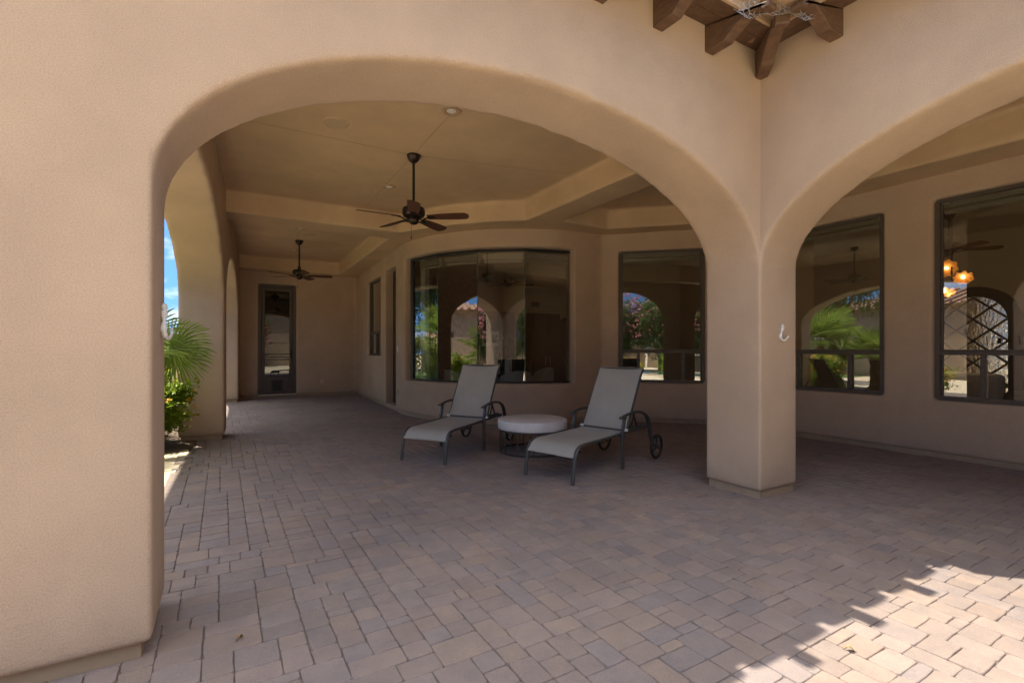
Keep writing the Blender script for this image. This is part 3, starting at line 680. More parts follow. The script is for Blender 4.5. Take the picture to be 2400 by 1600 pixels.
# ---- interior shell of the house, seen through the glass
def interior():
    m = MB(); m.box((-0.4, -7, -.08), (12, 12.0, -.02)); m.build('interior_floor', INFLOOR, house)
    m = MB()
    m.prism([(3.46, -7), (8.4, -7), (8.4, 12), (-0.4, 12), (-0.6, 7.3), (-0.4, 5.9), (0.1, 5.2), (1.2, 4.5), (2.0, 4.5), (3.46, 3.0)], 3.42, 3.5); m.build('interior_ceiling', INCEIL, house)
    y0, y1, c0 = .36, 1.68, 1.02                                 # entry-door opening; the gap beyond is unseen, added to light the rooms
    for a, b in (((-0.36, 11.86, -.05), (8.24, 12.0, 3.5)), ((8.25, -2.2, -.05), (8.4, y0, 3.5)), ((8.25, -7, -.05), (8.4, -2.21, 3.5)), ((8.25, y1, -.05), (8.4, 4.0, 3.5)),
                 ((8.25, 4, -.05), (8.4, 6.8, .6)), ((8.25, 4, 3.0), (8.4, 6.8, 3.5)), ((8.25, 6.8, -.05), (8.4, 12, 3.5)), ((3.5, -7.1, -.05), (8.4, -7, 3.5)), ((3.6, 2.9, -.05), (6.3, 3.02, 3.5))):
        MB().box(a, b).build('interior_wall', CREAM, house)
    MB().prism(arch_poly(y0, y1, 0.0, 3.5, [(c0 - .60, c0 + .60, 1.74, 2.34)]), 8.25, 8.4, Matrix(((0, 0, 1, 0), (1, 0, 0, 0), (0, 1, 0, 0), (0, 0, 0, 1)))).build('interior_wall', CREAM, house)
    m = MB()                                           # pale soffit drop in front of the kitchen
    m.prism([(1.4, 7.2), (4.2, 7.4), (6.6, 6.2), (8.2, 6.2), (8.2, 6.5), (6.7, 6.5), (4.3, 7.7), (1.4, 7.5)], 3.0, 3.44); m.build('soffit', CREAM, house)
    m = MB(); m.box((1.5, 11.2, -.05), (3.0, 11.84, 3.42)); m.build('stone_wall', STONE, house)
    k = MB(); k.box((3.05, 11.25, 0), (4.35, 11.84, 2.45)); k.box((5.0, 11.2, 0), (6.15, 11.84, 2.45)); k.box((4.4, 11.3, 0), (4.95, 11.84, .92))
    for x in (3.1, 3.75, 5.06, 5.62): k.box((x, 11.17, .12), (x + .5, 11.25, 1.15)); 
    for x in (3.75, 5.06, 5.62): k.box((x, 11.17, 1.25), (x + .5, 11.25, 2.36))
    kc = k.build('kitchen_cabinet', DARKWOOD, house)
    for x in (3.55, 3.8, 5.5, 5.68): MB().tube([(x, 11.13, .7), (x, 11.13, 1.0)], .012, 8).build('handle', STEEL, kc)
    ov = MB(); ov.box((3.12, 11.14, 1.35), (3.72, 11.24, 1.82)); o = ov.build('wall_oven', STEEL, house)
    g = MB(); g.box((3.18, 11.125, 1.46), (3.66, 11.139, 1.70)); g.build('oven_window', BLACKF, o)
    dk = MB(); dk.prism(arch_poly(6.2, 7.6, 0, .01, []) if False else [(6.45, 0)] + [(6.95 + .5 * math.cos(math.pi * (1 - t / 16)), 1.9 + .5 * math.sin(math.pi * t / 16)) for t in range(17)] + [(7.45, 0)], 11.82, 11.855, Matrix(((1, 0, 0, 0), (0, 0, 1, 0), (0, 1, 0, 0), (0, 0, 0, 1))))
    dk.build('doorway_dark_panel', BLACKF, house)  # flat black panel painted as the darkness of an arched opening
    for a, b in (((-3.9, 15, -.05), (-.3, 15.1, 3.5)), ((-3.9, 11.9, 3.3), (-.3, 15, 3.4)), ((-3.95, 11.9, -.05), (-3.85, 15.05, 3.29)), ((-.4, 12.05, -.05), (-.3, 15.05, 3.29))): MB().box(a, b).build('back_room_wall', CREAM, house)
    v = MB(); v.box((5.4, 11.84, 2.72), (5.72, 11.855, 2.9)); v.build('air_vent', BRONZE, house)
    # arched entry door: iron lattice with rain glass
    f = MB(); c = 1.02
    def arch(hw, top, n=20): return [(c - hw, .0)] + [(c + hw * math.cos(math.pi * (1 - t / n)), top - hw + hw * math.sin(math.pi * t / n)) for t in range(n + 1)] + [(c + hw, .0)]
    M = Matrix(((0, 0, 1, 0), (1, 0, 0, 0), (0, 1, 0, 0), (0, 0, 0, 1)))
    o_, i_ = arch(.66, 2.40), arch(.47, 2.22)
    n = len(o_); vs = []
    for x in (8.12, 8.24):
        vs += [(x, p[0], p[1]) for p in o_] + [(x, p[0], p[1]) for p in i_]
    fs = []
    for k in range(n - 1): fs += [(k, k + 1, n + k + 1, n + k), (2 * n + k, 3 * n + k, 3 * n + k + 1, 2 * n + k + 1), (n + k, n + k + 1, 3 * n + k + 1, 3 * n + k), (k, 2 * n + k, 2 * n + k + 1, k + 1)]
    f.add(vs, fs)
    ed = f.build('entry_door', BLACKF, house)
    L = MB()
    for sgn in (1, -1):
        for q in range(-3, 6):
            pts = []
            for t in (-.46, .46):
                pts.append((c + t, 1.0 + q * .40 + sgn * t * .85))
            # clip to the arch
            seg = []
            for t in range(41):
                y = pts[0][0] + (pts[1][0] - pts[0][0]) * t / 40; z = pts[0][1] + (pts[1][1] - pts[0][1]) * t / 40
                ok = .02 < z < 1.75 or (z >= 1.75 and (y - c) ** 2 + (z - 1.75) ** 2 < .47 ** 2)
                if ok: seg.append((8.15, y, z))
            if len(seg) > 2: L.bar([seg[0], seg[-1]], .07, .03, up=(1, 0, 0.01))
    L.build('iron_lattice', BLACKF, ed)
    g = MB(); P = arch(.468, 2.218); g.add([(8.19, a, b) for a, b in P], [tuple(range(len(P)))]); g.build('rain_glass', RAIN, ed)
    hd = MB(); hd.box((8.08, .63, 1.35), (8.12, .67, 1.45)); hd.build('lock', BLACKF, ed)
interior()

# ------------------------------------------------------------------ chaise lounges
def make_chaise():
    root = empty('chaise_lounge'); W2 = 0.285
    # side rails that bend down into the front feet
    f = MB()
    for sy in (1, -1):
        y = W2 * sy
        path = spline([(-0.02, y, 0.0), (0.0, y, 0.16), (0.025, y, 0.27), (0.07, y, 0.325), (0.15, y, 0.345), (0.45, y, 0.352), (0.85, y, 0.362), (1.38, y, 0.375)], 5)
        f.tube(path, 0.020, 8, up=(0, 1, 0), w=0.014)
    for x, z in ((0.12, 0.285), (0.93, 0.325), (1.36, 0.36)): f.tube([(x, -W2, z), (x, W2, z)], 0.011, 8)
    f.build('frame', CHAIRM, root)
    # legs under the armrests
    for sy in (1, -1):
        y = (W2 + 0.028) * sy
        m = MB(); m.bar([(0.83, y, 0.0), (0.83, y, 0.40)], 0.032, 0.026, up=(0, 1, 0)); m.bar([(0.83, y, 0.395), (0.845, y, 0.425), (0.865, y, 0.50), (0.86, y, 0.525)], 0.03, 0.03, up=(0, 1, 0))
        m.build('leg', CHAIRM, root, bevel=.003, seg=1)
        a = MB(); path = spline([(0.825, y, 0.528), (0.87, y, 0.547), (1.0, y, 0.566), (1.15, y, 0.568), (1.29, y, 0.54), (1.385, y, 0.475), (1.43, y, 0.37), (1.48, y, 0.22), (1.52, y, 0.145)], 5)
        a.tube(path, 0.014, 8, w=0.025); arm = a.build('armrest', CHAIRM, root)
        b = MB(); b.box((0.80, y - .026, 0.519), (0.88, y + .026, 0.546)); b.build('arm_end', CHAIRM, arm, bevel=.008, seg=2)
        # wheel
        wy = y + 0.03 * sy; w = MB(); n = 28; r = 0.128; cx, cz = 1.545, 0.14
        ring = [(cx + r * math.cos(2 * math.pi * k / n), wy, cz + r * math.sin(2 * math.pi * k / n)) for k in range(n)]
        w.tube(ring, 0.016, 8, closed=True, up=(0, 1, 0), w=0.013)
        wo = w.build('wheel', BLACKR, root)
        s = MB()
        for k in range(3):
            an = R(90 + 120 * k); s.bar([(cx, wy, cz), (cx + .12 * math.cos(an), wy, cz + .12 * math.sin(an))], 0.022, 0.014, up=(0, 1, 0))
        s.tube([(cx, wy - .018, cz), (cx, wy + .018, cz)], .024, 14); s.tube([(cx, y, cz), (cx, wy, cz)], .01, 8)
        s.build('spokes', CHAIRM, wo)
    # sling seat (rolls over the front), sagging a little between the rails
    def sheet(pr, hw, sag, th=0.006, cols=10):
        P = spline(pr, 6); m = MB(); vs = []; n = len(P)
        for lay in (0, 1):
            for i, p in enumerate(P):
                a = P[max(i - 1, 0)]; b = P[min(i + 1, n - 1)]; t = (b - a).normalized(); nm = Vector((-t.z, 0, t.x))
                for k in range(cols + 1):
                    q = -1 + 2 * k / cols; d = -sag * (1 - q * q) * min(1, i / 4) * min(1, (n - 1 - i) / 4) - (th if lay else 0)
                    vs.append((p.x + nm.x * d, q * hw, p.z + nm.z * d))
        c = cols + 1; fs = []; o = n * c
        for i in range(n - 1):
            for k in range(cols):
                a = i * c + k; fs += [(a, a + c, a + c + 1, a + 1), (o + a, o + a + 1, o + a + c + 1, o + a + c)]
        for i in range(n - 1):
            for k in (0, cols): a = i * c + k; fs.append((a, a + c, o + a + c, o + a) if k else (a, o + a, o + a + c, a + c))
        for k in range(cols):
            a = k; fs.append((a, a + 1, o + a + 1, o + a)); a = (n - 1) * c + k; fs.append((a, o + a, o + a + 1, a + 1))
        m.add(vs, fs, True); return m
    sheet([(0.0, 0, 0.245), (0.02, 0, 0.275), (0.06, 0, 0.322), (0.14, 0, 0.352), (0.3, 0, 0.356), (0.6, 0, 0.362), (0.85, 0, 0.368), (0.96, 0, 0.376)], W2 - 0.012, 0.018).build('sling_seat', SLING, root)
    back = [(0.965, 0, 0.385), (1.06, 0, 0.55), (1.165, 0, 0.74), (1.26, 0, 0.91), (1.315, 0, 1.0), (1.345, 0, 1.032), (1.375, 0, 1.04)]
    sheet(back, W2 - 0.010, 0.012).build('sling_back', SLING, root)
    b = MB()
    for sy in (1, -1): b.tube([Vector((p[0] + .008, (W2 - 0.010) * sy, p[2] - .010)) for p in spline(back[:-1], 5)], 0.013, 8)
    b.tube([(1.35, -W2 + .016, 1.026), (1.35, W2 - .016, 1.026)], .010, 8); b.tube([(0.965, -W2 - .01, .38), (0.965, W2 + .01, .38)], .012, 8)
    b.build('back_frame', CHAIRM, root)
    for sy in (1, -1):
        st = MB(); st.bar([(1.115, (W2 - 0.03) * sy, 0.63), (1.26, (W2 - .03) * sy, 0.375)], 0.018, 0.010, up=(0, 1, 0)); st.bar([(1.15, (W2 - .045) * sy, 0.40), (1.22, (W2 - .045) * sy, 0.55)], 0.016, 0.008, up=(0, 1, 0))
        st.build('back_strut', CHAIRM, root)
        rk = MB(); rk.bar([(1.05, (W2 - .03) * sy, .385), (1.36, (W2 - .03) * sy, .392)], .022, .012)
        rk.build('recline_rack', CHAIRM, root)
        k = MB(); k.tube([(0.965, (W2 - .03) * sy, .385), (0.965, (W2 + .012) * sy, .385)], .018, 12); k.build('pivot', WHITEPL, root)
    return root
G = 'chaise lounges on the patio'
ch = make_chaise(); ch.location = (-1.145, 1.41, 0.001); ch.rotation_euler.z = R(17)
tag(ch, 'grey sling chaise lounge nearer the square pillar, spoked wheel in plain view', 'chaise lounge', G)
c2 = copy_tree(ch); c2.location = (-1.92, 2.72, 0.001); c2.rotation_euler.z = R(35)
c2['label'] = 'grey sling chaise lounge standing in front of the curved bay window'

# ------------------------------------------------------------------ drum table
def drum_table():
    root = empty('drum_table', (-0.56, 2.61, 0)); tag(root, 'low round white drum table on a dark wire cage base between two chaises', 'table')
    m = MB(); m.lathe([(0, .287), (.411, .287), (.421, .291), (.425, .30), (.425, .384), (.420, .396), (.408, .40), (0, .40)], n=64); m.build('table_top', DRUM, root)
    b = MB(); n = 56
    for z, r in ((0.014, .40), (0.274, .40)):
        b.tube([(r * math.cos(2 * math.pi * k / n), r * math.sin(2 * math.pi * k / n), z) for k in range(n)], .011, 6, closed=True, up=(0, 0, 1))
    b.build('ring', CHAIRM, root)
    for k in range(26):
        a = 2 * math.pi * (k + .3) / 26; MB().tube([(.40 * math.cos(a), .40 * math.sin(a), .014), (.40 * math.cos(a), .40 * math.sin(a), .274)], .0065, 6).build('rod', CHAIRM, root)
drum_table()

# ------------------------------------------------------------------ ceiling fans
def make_fan(rod_bot, ang0, zc=3.57):
    root = empty('ceiling_fan')
    m = MB(); m.lathe([(0, -.098), (.022, -.098), (.030, -.088), (.052, -.076), (.070, -.045), (.075, -.022), (.080, -.018), (.080, 0.0)], n=28); m.build('canopy', FANM, root)
    m = MB(); m.tube([(0, 0, -.1), (0, 0, rod_bot)], .0155, 12); m.build('downrod', FANM, root)
    z = rod_bot
    m = MB(); m.lathe([(0, z + .05), (.03, z + .05), (.034, z + .0), (.06, z - .012), (.125, z - .025), (.135, z - .045), (.135, z - .10), (.12, z - .125), (.07, z - .13), (0, z - .13)], n=36); m.build('motor_housing', FANM, root)
    m = MB(); m.lathe([(0, z - .13), (.062, z - .13), (.066, z - .15), (.062, z - .185), (.045, z - .21), (.02, z - .222), (0, z - .225)], n=28); m.build('switch_hub', FANM, root)
    for k in range(5):
        a = R(ang0 + 72 * k); M = Matrix.Rotation(a, 4, 'Z') @ Matrix.Translation((0, 0, z - .14))
        br = MB(); pts = spline([(.05, 0, -.01), (.10, 0, -.03), (.15, 0, -.012), (.20, 0, -.004)], 4)
        br.tube([M @ p for p in pts], .009, 6, w=.016); br.prism([(.175, -.045), (.24, -.03), (.27, 0), (.24, .03), (.175, .045)], -.008, -.002, M @ Matrix.Rotation(R(-13), 4, 'X'))
        bk = br.build('blade_bracket', FANM, root)
        bl = MB(); N = 14; out = []
        for i in range(N + 1):
            t = i / N; x = .17 + .50 * t; hw = .048 + .026 * math.sin(math.pi * min(1, t * 1.15) * .62); hw *= (1 if t < .93 else math.sqrt(max(0, 1 - ((t - .93) / .072) ** 2)) * .8 + .2)
            out.append((x, hw))
        poly = [(x, -h) for x, h in out] + [(x, h) for x, h in out[::-1]]
        bl.prism(poly, 0, .007, M @ Matrix.Rotation(R(-13), 4, 'X')); bl.build('blade', BLADEW, root)
    m = MB(); cx = -.03
    m.tube([(cx, .0, z - .21), (cx, 0, z - .36)], .0018, 6); m.lathe([(0, z - .40), (.006, z - .395), (.007, z - .375), (.003, z - .36), (0, z - .36)], c=(cx, 0, 0), n=10); m.build('pull_chain', FANM, root)
    return root
F1 = make_fan(-.61, 250.7); F1.location = (-1.87, 3.2, 3.57)
tag(F1, 'five-blade bronze ceiling fan over the near part of the patio, largest in view', 'ceiling fan', 'patio ceiling fans')
F2 = make_fan(-.61, 250.7 + 24); F2.location = (-2.42, 8.9, 3.57)
tag(F2, 'five-blade bronze ceiling fan hanging farther back before the screen door', 'ceiling fan', 'patio ceiling fans')
F3 = make_fan(-.45, 20); F3.location = (6.2, 0.75, 3.42)
tag(F3, 'dark ceiling fan inside the house behind the right-hand window', 'ceiling fan')
F4 = make_fan(-.35, 50); F4.location = (2.6, 8.6, 3.42)
tag(F4, 'ceiling fan inside the house behind the bay window glass', 'ceiling fan')

# ------------------------------------------------------------------ ceiling fittings
def downlight(loc, label):
    root = empty('recessed_light', loc); tag(root, label, 'recessed light', 'recessed patio lights')
    m = MB(); m.lathe([(.058, .0), (.062, -.006), (.092, -.004), (.095, .003), (.058, .003)], n=32); m.build('trim_ring', BEIGEPL, root)
    b = MB(); b.lathe([(0, -.012), (.03, -.010), (.048, 0), (.056, .004), (0, .004)], n=24); b.build('lamp', LAMPWHITE, root)
downlight((-1.92, 1.96, 3.565), 'recessed ceiling light with white lamp nearest the front arch')
downlight((-1.79, 4.47, 3.565), 'recessed ceiling light between the near fan and the ceiling beam')
downlight((-2.55, 7.72, 3.565), 'recessed ceiling light in front of the far ceiling fan')
downlight((-2.40, 10.0, 3.565), 'recessed ceiling light between the far fan and the end wall')
def speaker(loc, label):
    root = empty('ceiling_speaker', loc); tag(root, label, 'ceiling speaker', 'round ceiling speakers')
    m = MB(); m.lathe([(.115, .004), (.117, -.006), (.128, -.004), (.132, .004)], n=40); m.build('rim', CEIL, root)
    g = MB(); g.lathe([(0, -.007), (.06, -.007), (.112, -.004), (.115, .004), (0, .004)], n=40); g.build('grille', simple('speaker_grille', (.54, .40, .27), .8, var=.1, scale=200), root)
speaker((-2.84, 2.8, 3.565), 'round paintable ceiling speaker left of the near fan')
speaker((-2.33, 8.2, 3.565), 'round paintable ceiling speaker beside the far fan')

# ------------------------------------------------------------------ wall fittings
def plate(name, M, w, h, mat, label, cat, kind):
    root = empty(name, M.translation); tag(root, label, cat); T = Matrix.Translation(-M.translation) @ M
    m = MB(); m.prism([(-w / 2, -h / 2), (w / 2, -h / 2), (w / 2, h / 2), (-w / 2, h / 2)], 0, .009, T); m.build('cover_plate', mat, root, bevel=.003, seg=2)
    d = MB()
    if kind == 'switch': d.prism([(-.008, -.012), (.008, -.012), (.008, .016), (-.008, .016)], .008, .028, T); d.build('toggle', mat, root, bevel=.002, seg=1)
    elif kind == 'outlet': d.prism([(-w * .36, -h * .36), (w * .36, -h * .36), (w * .36, h * .36), (-w * .36, h * .36)], .008, .028, T); d.build('weather_cover', mat, root, bevel=.004, seg=2)
def on(A, along, s, z, out): 
    M = frame_matrix(A, along); return M @ Matrix.Translation((s, z, out))
plate('wall_outlet', on((-3.95, 11.63), (1, 0), 2.44, .375, -.002), .085, .125, IVORY, 'ivory outlet cover low on the end wall right of the screen door', 'outlet', 'outlet')
plate('light_switch', on(CA, CB - CA, 4.52, 1.25, -.002), .075, .12, WHITEPL, 'white light switch on the wall between patio door and bay window', 'light switch', 'switch')
plate('wall_outlet', on(CA, CB - CA, 4.56, .40, -.002), .08, .14, BEIGEPL, 'stucco-coloured outlet cover low between patio door and bay window', 'outlet', 'outlet')
def cleanout():
    i = min(range(len(BAY)), key=lambda i: (BAY[i] - Vector((1.42, 4.2, 0))).length); p = BAY[i]
    root = empty('pipe_cover', (p.x, p.y, .245)); tag(root, 'round stucco-coloured pipe cover low on the wall right of the bay window', 'pipe cover')
    M = Matrix.Rotation(R(90), 4, 'X'); d = MB(); d.lathe([(0, .016), (.05, .014), (.058, .006), (.060, -.03)], n=28, M=M); d.build('cover', BEIGEPL, root)
    b = MB(); b.lathe([(0, .024), (.008, .024), (.012, .014), (.012, .0)], n=12, M=M); b.build('screw', BEIGEPL, root)
cleanout()
def mermaid(name, M, label):
    root = empty(name, M.translation); tag(root, label, 'wall hook', 'mermaid wall hooks'); T = Matrix.Translation(-M.translation) @ M
    b = MB()
    pts = spline([(-.005, .060, .012), (-.012, .035, .014), (-.020, .012, .014), (-.031, -.012, .013), (-.036, -.038, .014), (-.026, -.060, .020), (-.004, -.070, .028), (.018, -.062, .034), (.034, -.046, .038), (.042, -.034, .039)], 5)
    n = len(pts); rs = []
    for i in range(n):
        t = i / (n - 1); rs.append(.0105 + .003 * math.sin(t * 20) * (t < .45) if t < .5 else .0115 * (1 - (t - .5) * 1.25))
    b.tube([T @ p for p in pts], rs, 10)
    b.lathe([(0, -.016), (.010, -.012), (.0135, 0), (.011, .011), (.005, .017), (0, .018)], c=(0, 0, 0), n=14, M=T @ Matrix.Translation((-.004, .076, .013)) @ Matrix.Rotation(R(-90), 4, 'X'))
    b.build('body', WHITEPL, root)
    f = MB(); f.prism([(.036, -.044), (.047, -.036), (.044, -.018), (.052, -.026), (.058, -.033), (.074, -.032), (.060, -.044), (.050, -.047)], .034, .044, T); f.build('tail_fluke', WHITEPL, root, bevel=.002, seg=1)
    h = MB(); h.tube([T @ p for p in spline([(.006, .082, .014), (.013, .062, .014), (.008, .045, .016), (.010, .028, .014)], 4)], [.007] * 4 + [.008] * 4 + [.006] * 4 + [.004], 8); h.build('hair', WHITEPL, root)
mermaid('wall_hook', frame_matrix((0.30, 0.0), (1, 0)) @ Matrix.Translation((0, 1.385, 0.0)) @ Matrix.Scale(.86, 4), 'white mermaid-shaped wall hook on the square pillar')
mermaid('wall_hook', frame_matrix((-4.09, 0.33), (0, 1)) @ Matrix.Translation((0, 1.37, 0)), 'white mermaid-shaped wall hook on the left arch pillar, seen side on')
def sticker():
    a, b = Vector((-0.755, 6.50, 0)), Vector((-0.545, 5.74, 0)); t = (b - a).normalized(); M = frame_matrix((a.x, a.y), t) @ Matrix.Translation((.16, .83, -.018))
    root = empty('security_sticker', M.translation); tag(root, 'small white shield sticker low on the left pane of the bay window', 'sticker'); T = Matrix.Translation(-M.translation) @ M
    MB().prism([(-.03, .045), (-.018, .06), (.018, .06), (.03, .045), (.03, -.03), (.012, -.052), (-.012, -.052), (-.03, -.03)], 0, .002, T).build('shield', WHITEPL, root)
    MB().prism([(-.021, .0), (.021, .0), (.021, .022), (-.021, .022)], .002, .003, T).build('dark_band', BRONZE, root)
sticker()

# ------------------------------------------------------------------ chicken wire bunched on the eave corner
def chicken_wire():
    root = empty('chicken_wire', (-0.50, -0.44, 3.645)); tag(root, 'crumpled galvanised chicken wire stuffed over the rafters in the eave corner', 'wire mesh')
    rnd = random.Random(4); b = MB(); s = 0.02
    def warp(u, v):
        return Vector((u * .95 - v * .15, v * .55 - u * .45, v * .45 + .03 * math.sin(u * 14 + 1) * math.cos(v * 11) + .05 * math.sin(v * 23 + u * 9) + .012 * math.sin(u * 40)))
    for j in range(-9, 10):
        for i in range(-12, 13):
            cx = (i + .5 * (j % 2)) * s * 1.75; cy = j * s * 1.5
            if (cx / .27) ** 2 + (cy / .20) ** 2 > 1: continue
            P = [warp(cx + s * math.cos(R(30 + 60 * k)), cy + s * math.sin(R(30 + 60 * k))) + Vector((rnd.uniform(-.003, .003), rnd.uniform(-.003, .003), rnd.uniform(-.006, .006))) for k in range(6)]
            for k in range(3): b.tube([P[k], P[k + 1]], .0019, 4, cap=False)
    b.build('mesh', WIREM, root)
chicken_wire()

# ------------------------------------------------------------------ litter on the paving
def leaf_on_floor(name, x, y, L, mat, rz, label, z=.002):
    m = MB(); pts = []; n = 8
    for i in range(n + 1):
        t = i / n; w = .22 * L * math.sin(math.pi * t) ** .8; pts.append((L * (t - .5), w, .012 * math.sin(t * 5) + .006 * t))
    vs = [(x_, w, z_ + .004) for x_, w, z_ in pts] + [(x_, 0, z_) for x_, w, z_ in pts] + [(x_, -w, z_ + .006) for x_, w, z_ in pts]
    fs = [(k * (n + 1) + i, k * (n + 1) + i + 1, (k + 1) * (n + 1) + i + 1, (k + 1) * (n + 1) + i) for k in range(2) for i in range(n)]
    m.add(vs, fs, True); m.tube([(-L * .5, 0, 0), (-L * .72, .004, .008)], .0015, 5); o = m.build(name, mat); o.location = (x, y, z); o.rotation_euler.z = R(rz); tag(o, label, 'leaf')
leaf_on_floor('fallen_leaf', -3.78, -0.03, .045, DEADLEAF, 60, 'small curled brown leaf lying on the shaded pavers near the left pillar')
leaf_on_floor('fallen_leaf', -1.60, -1.42, .045, YELLOWLEAF, -50, 'dry yellow leaf lying in the sunlit corner of the paving')
leaf_on_floor('fallen_leaf', -0.86, 2.18, .10, LANTLEAF, 10, 'green leaf lying on the pavers under the nearer chaise')

# ------------------------------------------------------------------ planting
def leaf_cloud(mb, c, rad, n, L, asp=.45, rnd=random, clumps=14, spread=.38, droop=0.0):
    cs = []
    for _ in range(clumps):
        th = rnd.uniform(0, 2 * math.pi); ph = math.acos(rnd.uniform(-.75, 1)); q = rnd.uniform(.45, .95)
        cs.append((Vector((math.sin(ph) * math.cos(th) * rad[0], math.sin(ph) * math.sin(th) * rad[1], math.cos(ph) * rad[2])) * q, rnd.uniform(.6, 1.25)))
    for _ in range(n):
        cc, k = rnd.choice(cs); d = Vector((rnd.gauss(0, 1), rnd.gauss(0, 1), rnd.gauss(0, 1))); d = d.normalized() * abs(rnd.gauss(.7, .3)) * spread * k
        p = Vector(c) + cc + Vector((d.x * rad[0], d.y * rad[1], d.z * rad[2]))
        if p.z < .03: continue
        ax = Vector((rnd.gauss(0, 1) + d.x * 1.5, rnd.gauss(0, 1) + d.y * 1.5, rnd.gauss(.1, .8) - droop)).normalized()
        sd = ax.cross(Vector((rnd.gauss(0, .5), rnd.gauss(0, .5), 1))).normalized(); nm = sd.cross(ax); l = L * rnd.uniform(.6, 1.25); w = l * asp * .5
        mb.add([p, p + ax * l * .45 + sd * w + nm * w * .35, p + ax * l, p + ax * l * .45 - sd * w + nm * w * .35, p + ax * l * .5], [(0, 4, 1), (1, 4, 2), (2, 4, 3), (3, 4, 0)])
    return cs
def flower_heads(mb, c, rad, n, s, rnd, lo=-.2):
    for _ in range(n):
        th = rnd.uniform(0, 2 * math.pi); ph = math.acos(rnd.uniform(lo, 1)); q = rnd.uniform(.88, 1.12)
        p = Vector(c) + Vector((math.sin(ph) * math.cos(th) * rad[0], math.sin(ph) * math.sin(th) * rad[1], math.cos(ph) * rad[2])) * q
        for k in range(6):
            o = Vector((rnd.gauss(0, 1), rnd.gauss(0, 1), rnd.gauss(.3, .5))) * s * .55; a = Vector((rnd.gauss(0, 1), rnd.gauss(0, 1), rnd.gauss(0, .6))).normalized() * s * .5; b = a.cross(Vector((rnd.gauss(0, .3), rnd.gauss(0, .3), 1))).normalized() * s * .42
            mb.add([p + o - a, p + o + b, p + o + a, p + o - b], [(0, 1, 2, 3)])
def stems(c, rad, h, n, rnd, r=.012):
    m = MB()
    for _ in range(n):
        a = rnd.uniform(0, 2 * math.pi); q = rnd.uniform(.2, .75)
        e = Vector((c[0] + rad[0] * q * math.cos(a), c[1] + rad[1] * q * math.sin(a), h * rnd.uniform(.6, .95)))
        b = Vector((c[0] + .06 * math.cos(a), c[1] + .06 * math.sin(a), -.03)); mid = (b + e) / 2 + Vector((rnd.uniform(-.05, .05), rnd.uniform(-.05, .05), .08))
        m.tube(spline([b, mid, e], 4), [r * (1 - .07 * i) for i in range(9)], 6)
    return m
def shrub(name, loc, rad, h, n, L, leafm, label, cat, seed, petal=None, nf=0, fs=.04, asp=.45, group=None, clumps=18, droop=0.0, sprigs=()):
    rnd = random.Random(seed); root = empty(name, loc); tag(root, label, cat, group)
    m = MB(); c = (0, 0, h * .52); r3 = (rad, rad, h * .52)
    leaf_cloud(m, c, r3, n, L, asp, rnd, clumps, droop=droop)
    st = stems((0, 0, 0), (rad, rad), h, 9, rnd)
    f = MB()
    for (a, b) in sprigs:
        a, b = Vector(a), Vector(b); st.tube(spline([a, (a + b) / 2 + Vector((0, 0, .04)), b], 4), .004, 5)
        for k in range(26):
            t = rnd.uniform(.2, 1.05); p = a.lerp(b, t) + Vector((0, 0, .04 * 4 * t * (1 - t) if t < 1 else 0)); leaf_cloud(m, p, (.03, .03, .03), 1, L * 1.1, asp, rnd, 1)
        if petal and len(sprigs): flower_heads(f, b, (.02, .02, .02), 1, fs, rnd)
    if petal: flower_heads(f, c, r3, nf, fs, rnd)
    m.build('foliage', leafm, root)['kind'] = 'stuff'; st.build('stem', BARK, root)
    if petal: f.build('flowers', petal, root)['kind'] = 'stuff'
    return root
def fan_leaf(m, st, base, hub, fwd, up, L, rnd, nseg=34, span=125):
    """petiole from base to hub, then a pleated fan of tapering blades"""
    base, hub, fwd, up = Vector(base), Vector(hub), Vector(fwd).normalized(), Vector(up)
    st.tube(spline([base, base.lerp(hub, .5) + Vector((0, 0, .06)), hub], 5), [.013 * (1 - .05 * i) for i in range(11)], 6)
    sd = fwd.cross(up).normalized(); up = sd.cross(fwd).normalized()
    for k in range(nseg):
        a = R(-span + 2 * span * k / (nseg - 1)); d = fwd * math.cos(a) + sd * math.sin(a); l = L * (.72 + .28 * math.cos(a * .55)) * rnd.uniform(.92, 1.05)
        tn = (-fwd * math.sin(a) + sd * math.cos(a)); dr = Vector((0, 0, -1)); j = rnd.uniform(.8, 1.3); w0 = R(span * 2 / nseg) * .5
        cup = up * (.16 * l); z = (k % 2 - .5) * .012 * up
        p0 = hub; pm = hub + d * l * .5 + cup * .45; pt = hub + d * l + cup * .5 + dr * l * .14 * j; pq = hub + d * l * .8 + cup * .55 + dr * l * .05 * j
        wm = l * .5 * w0 * .78; wq = l * .8 * w0 * .34
        m.add([p0 - tn * .004, p0 + tn * .004, pm + tn * wm + z, pm - tn * wm + z, pm + up * .008 - z * 1.2, pq + tn * wq, pq - tn * wq, pt], [(0, 1, 2, 4), (0, 4, 3), (4, 2, 5), (3, 4, 6), (4, 5, 7), (4, 7, 6)])
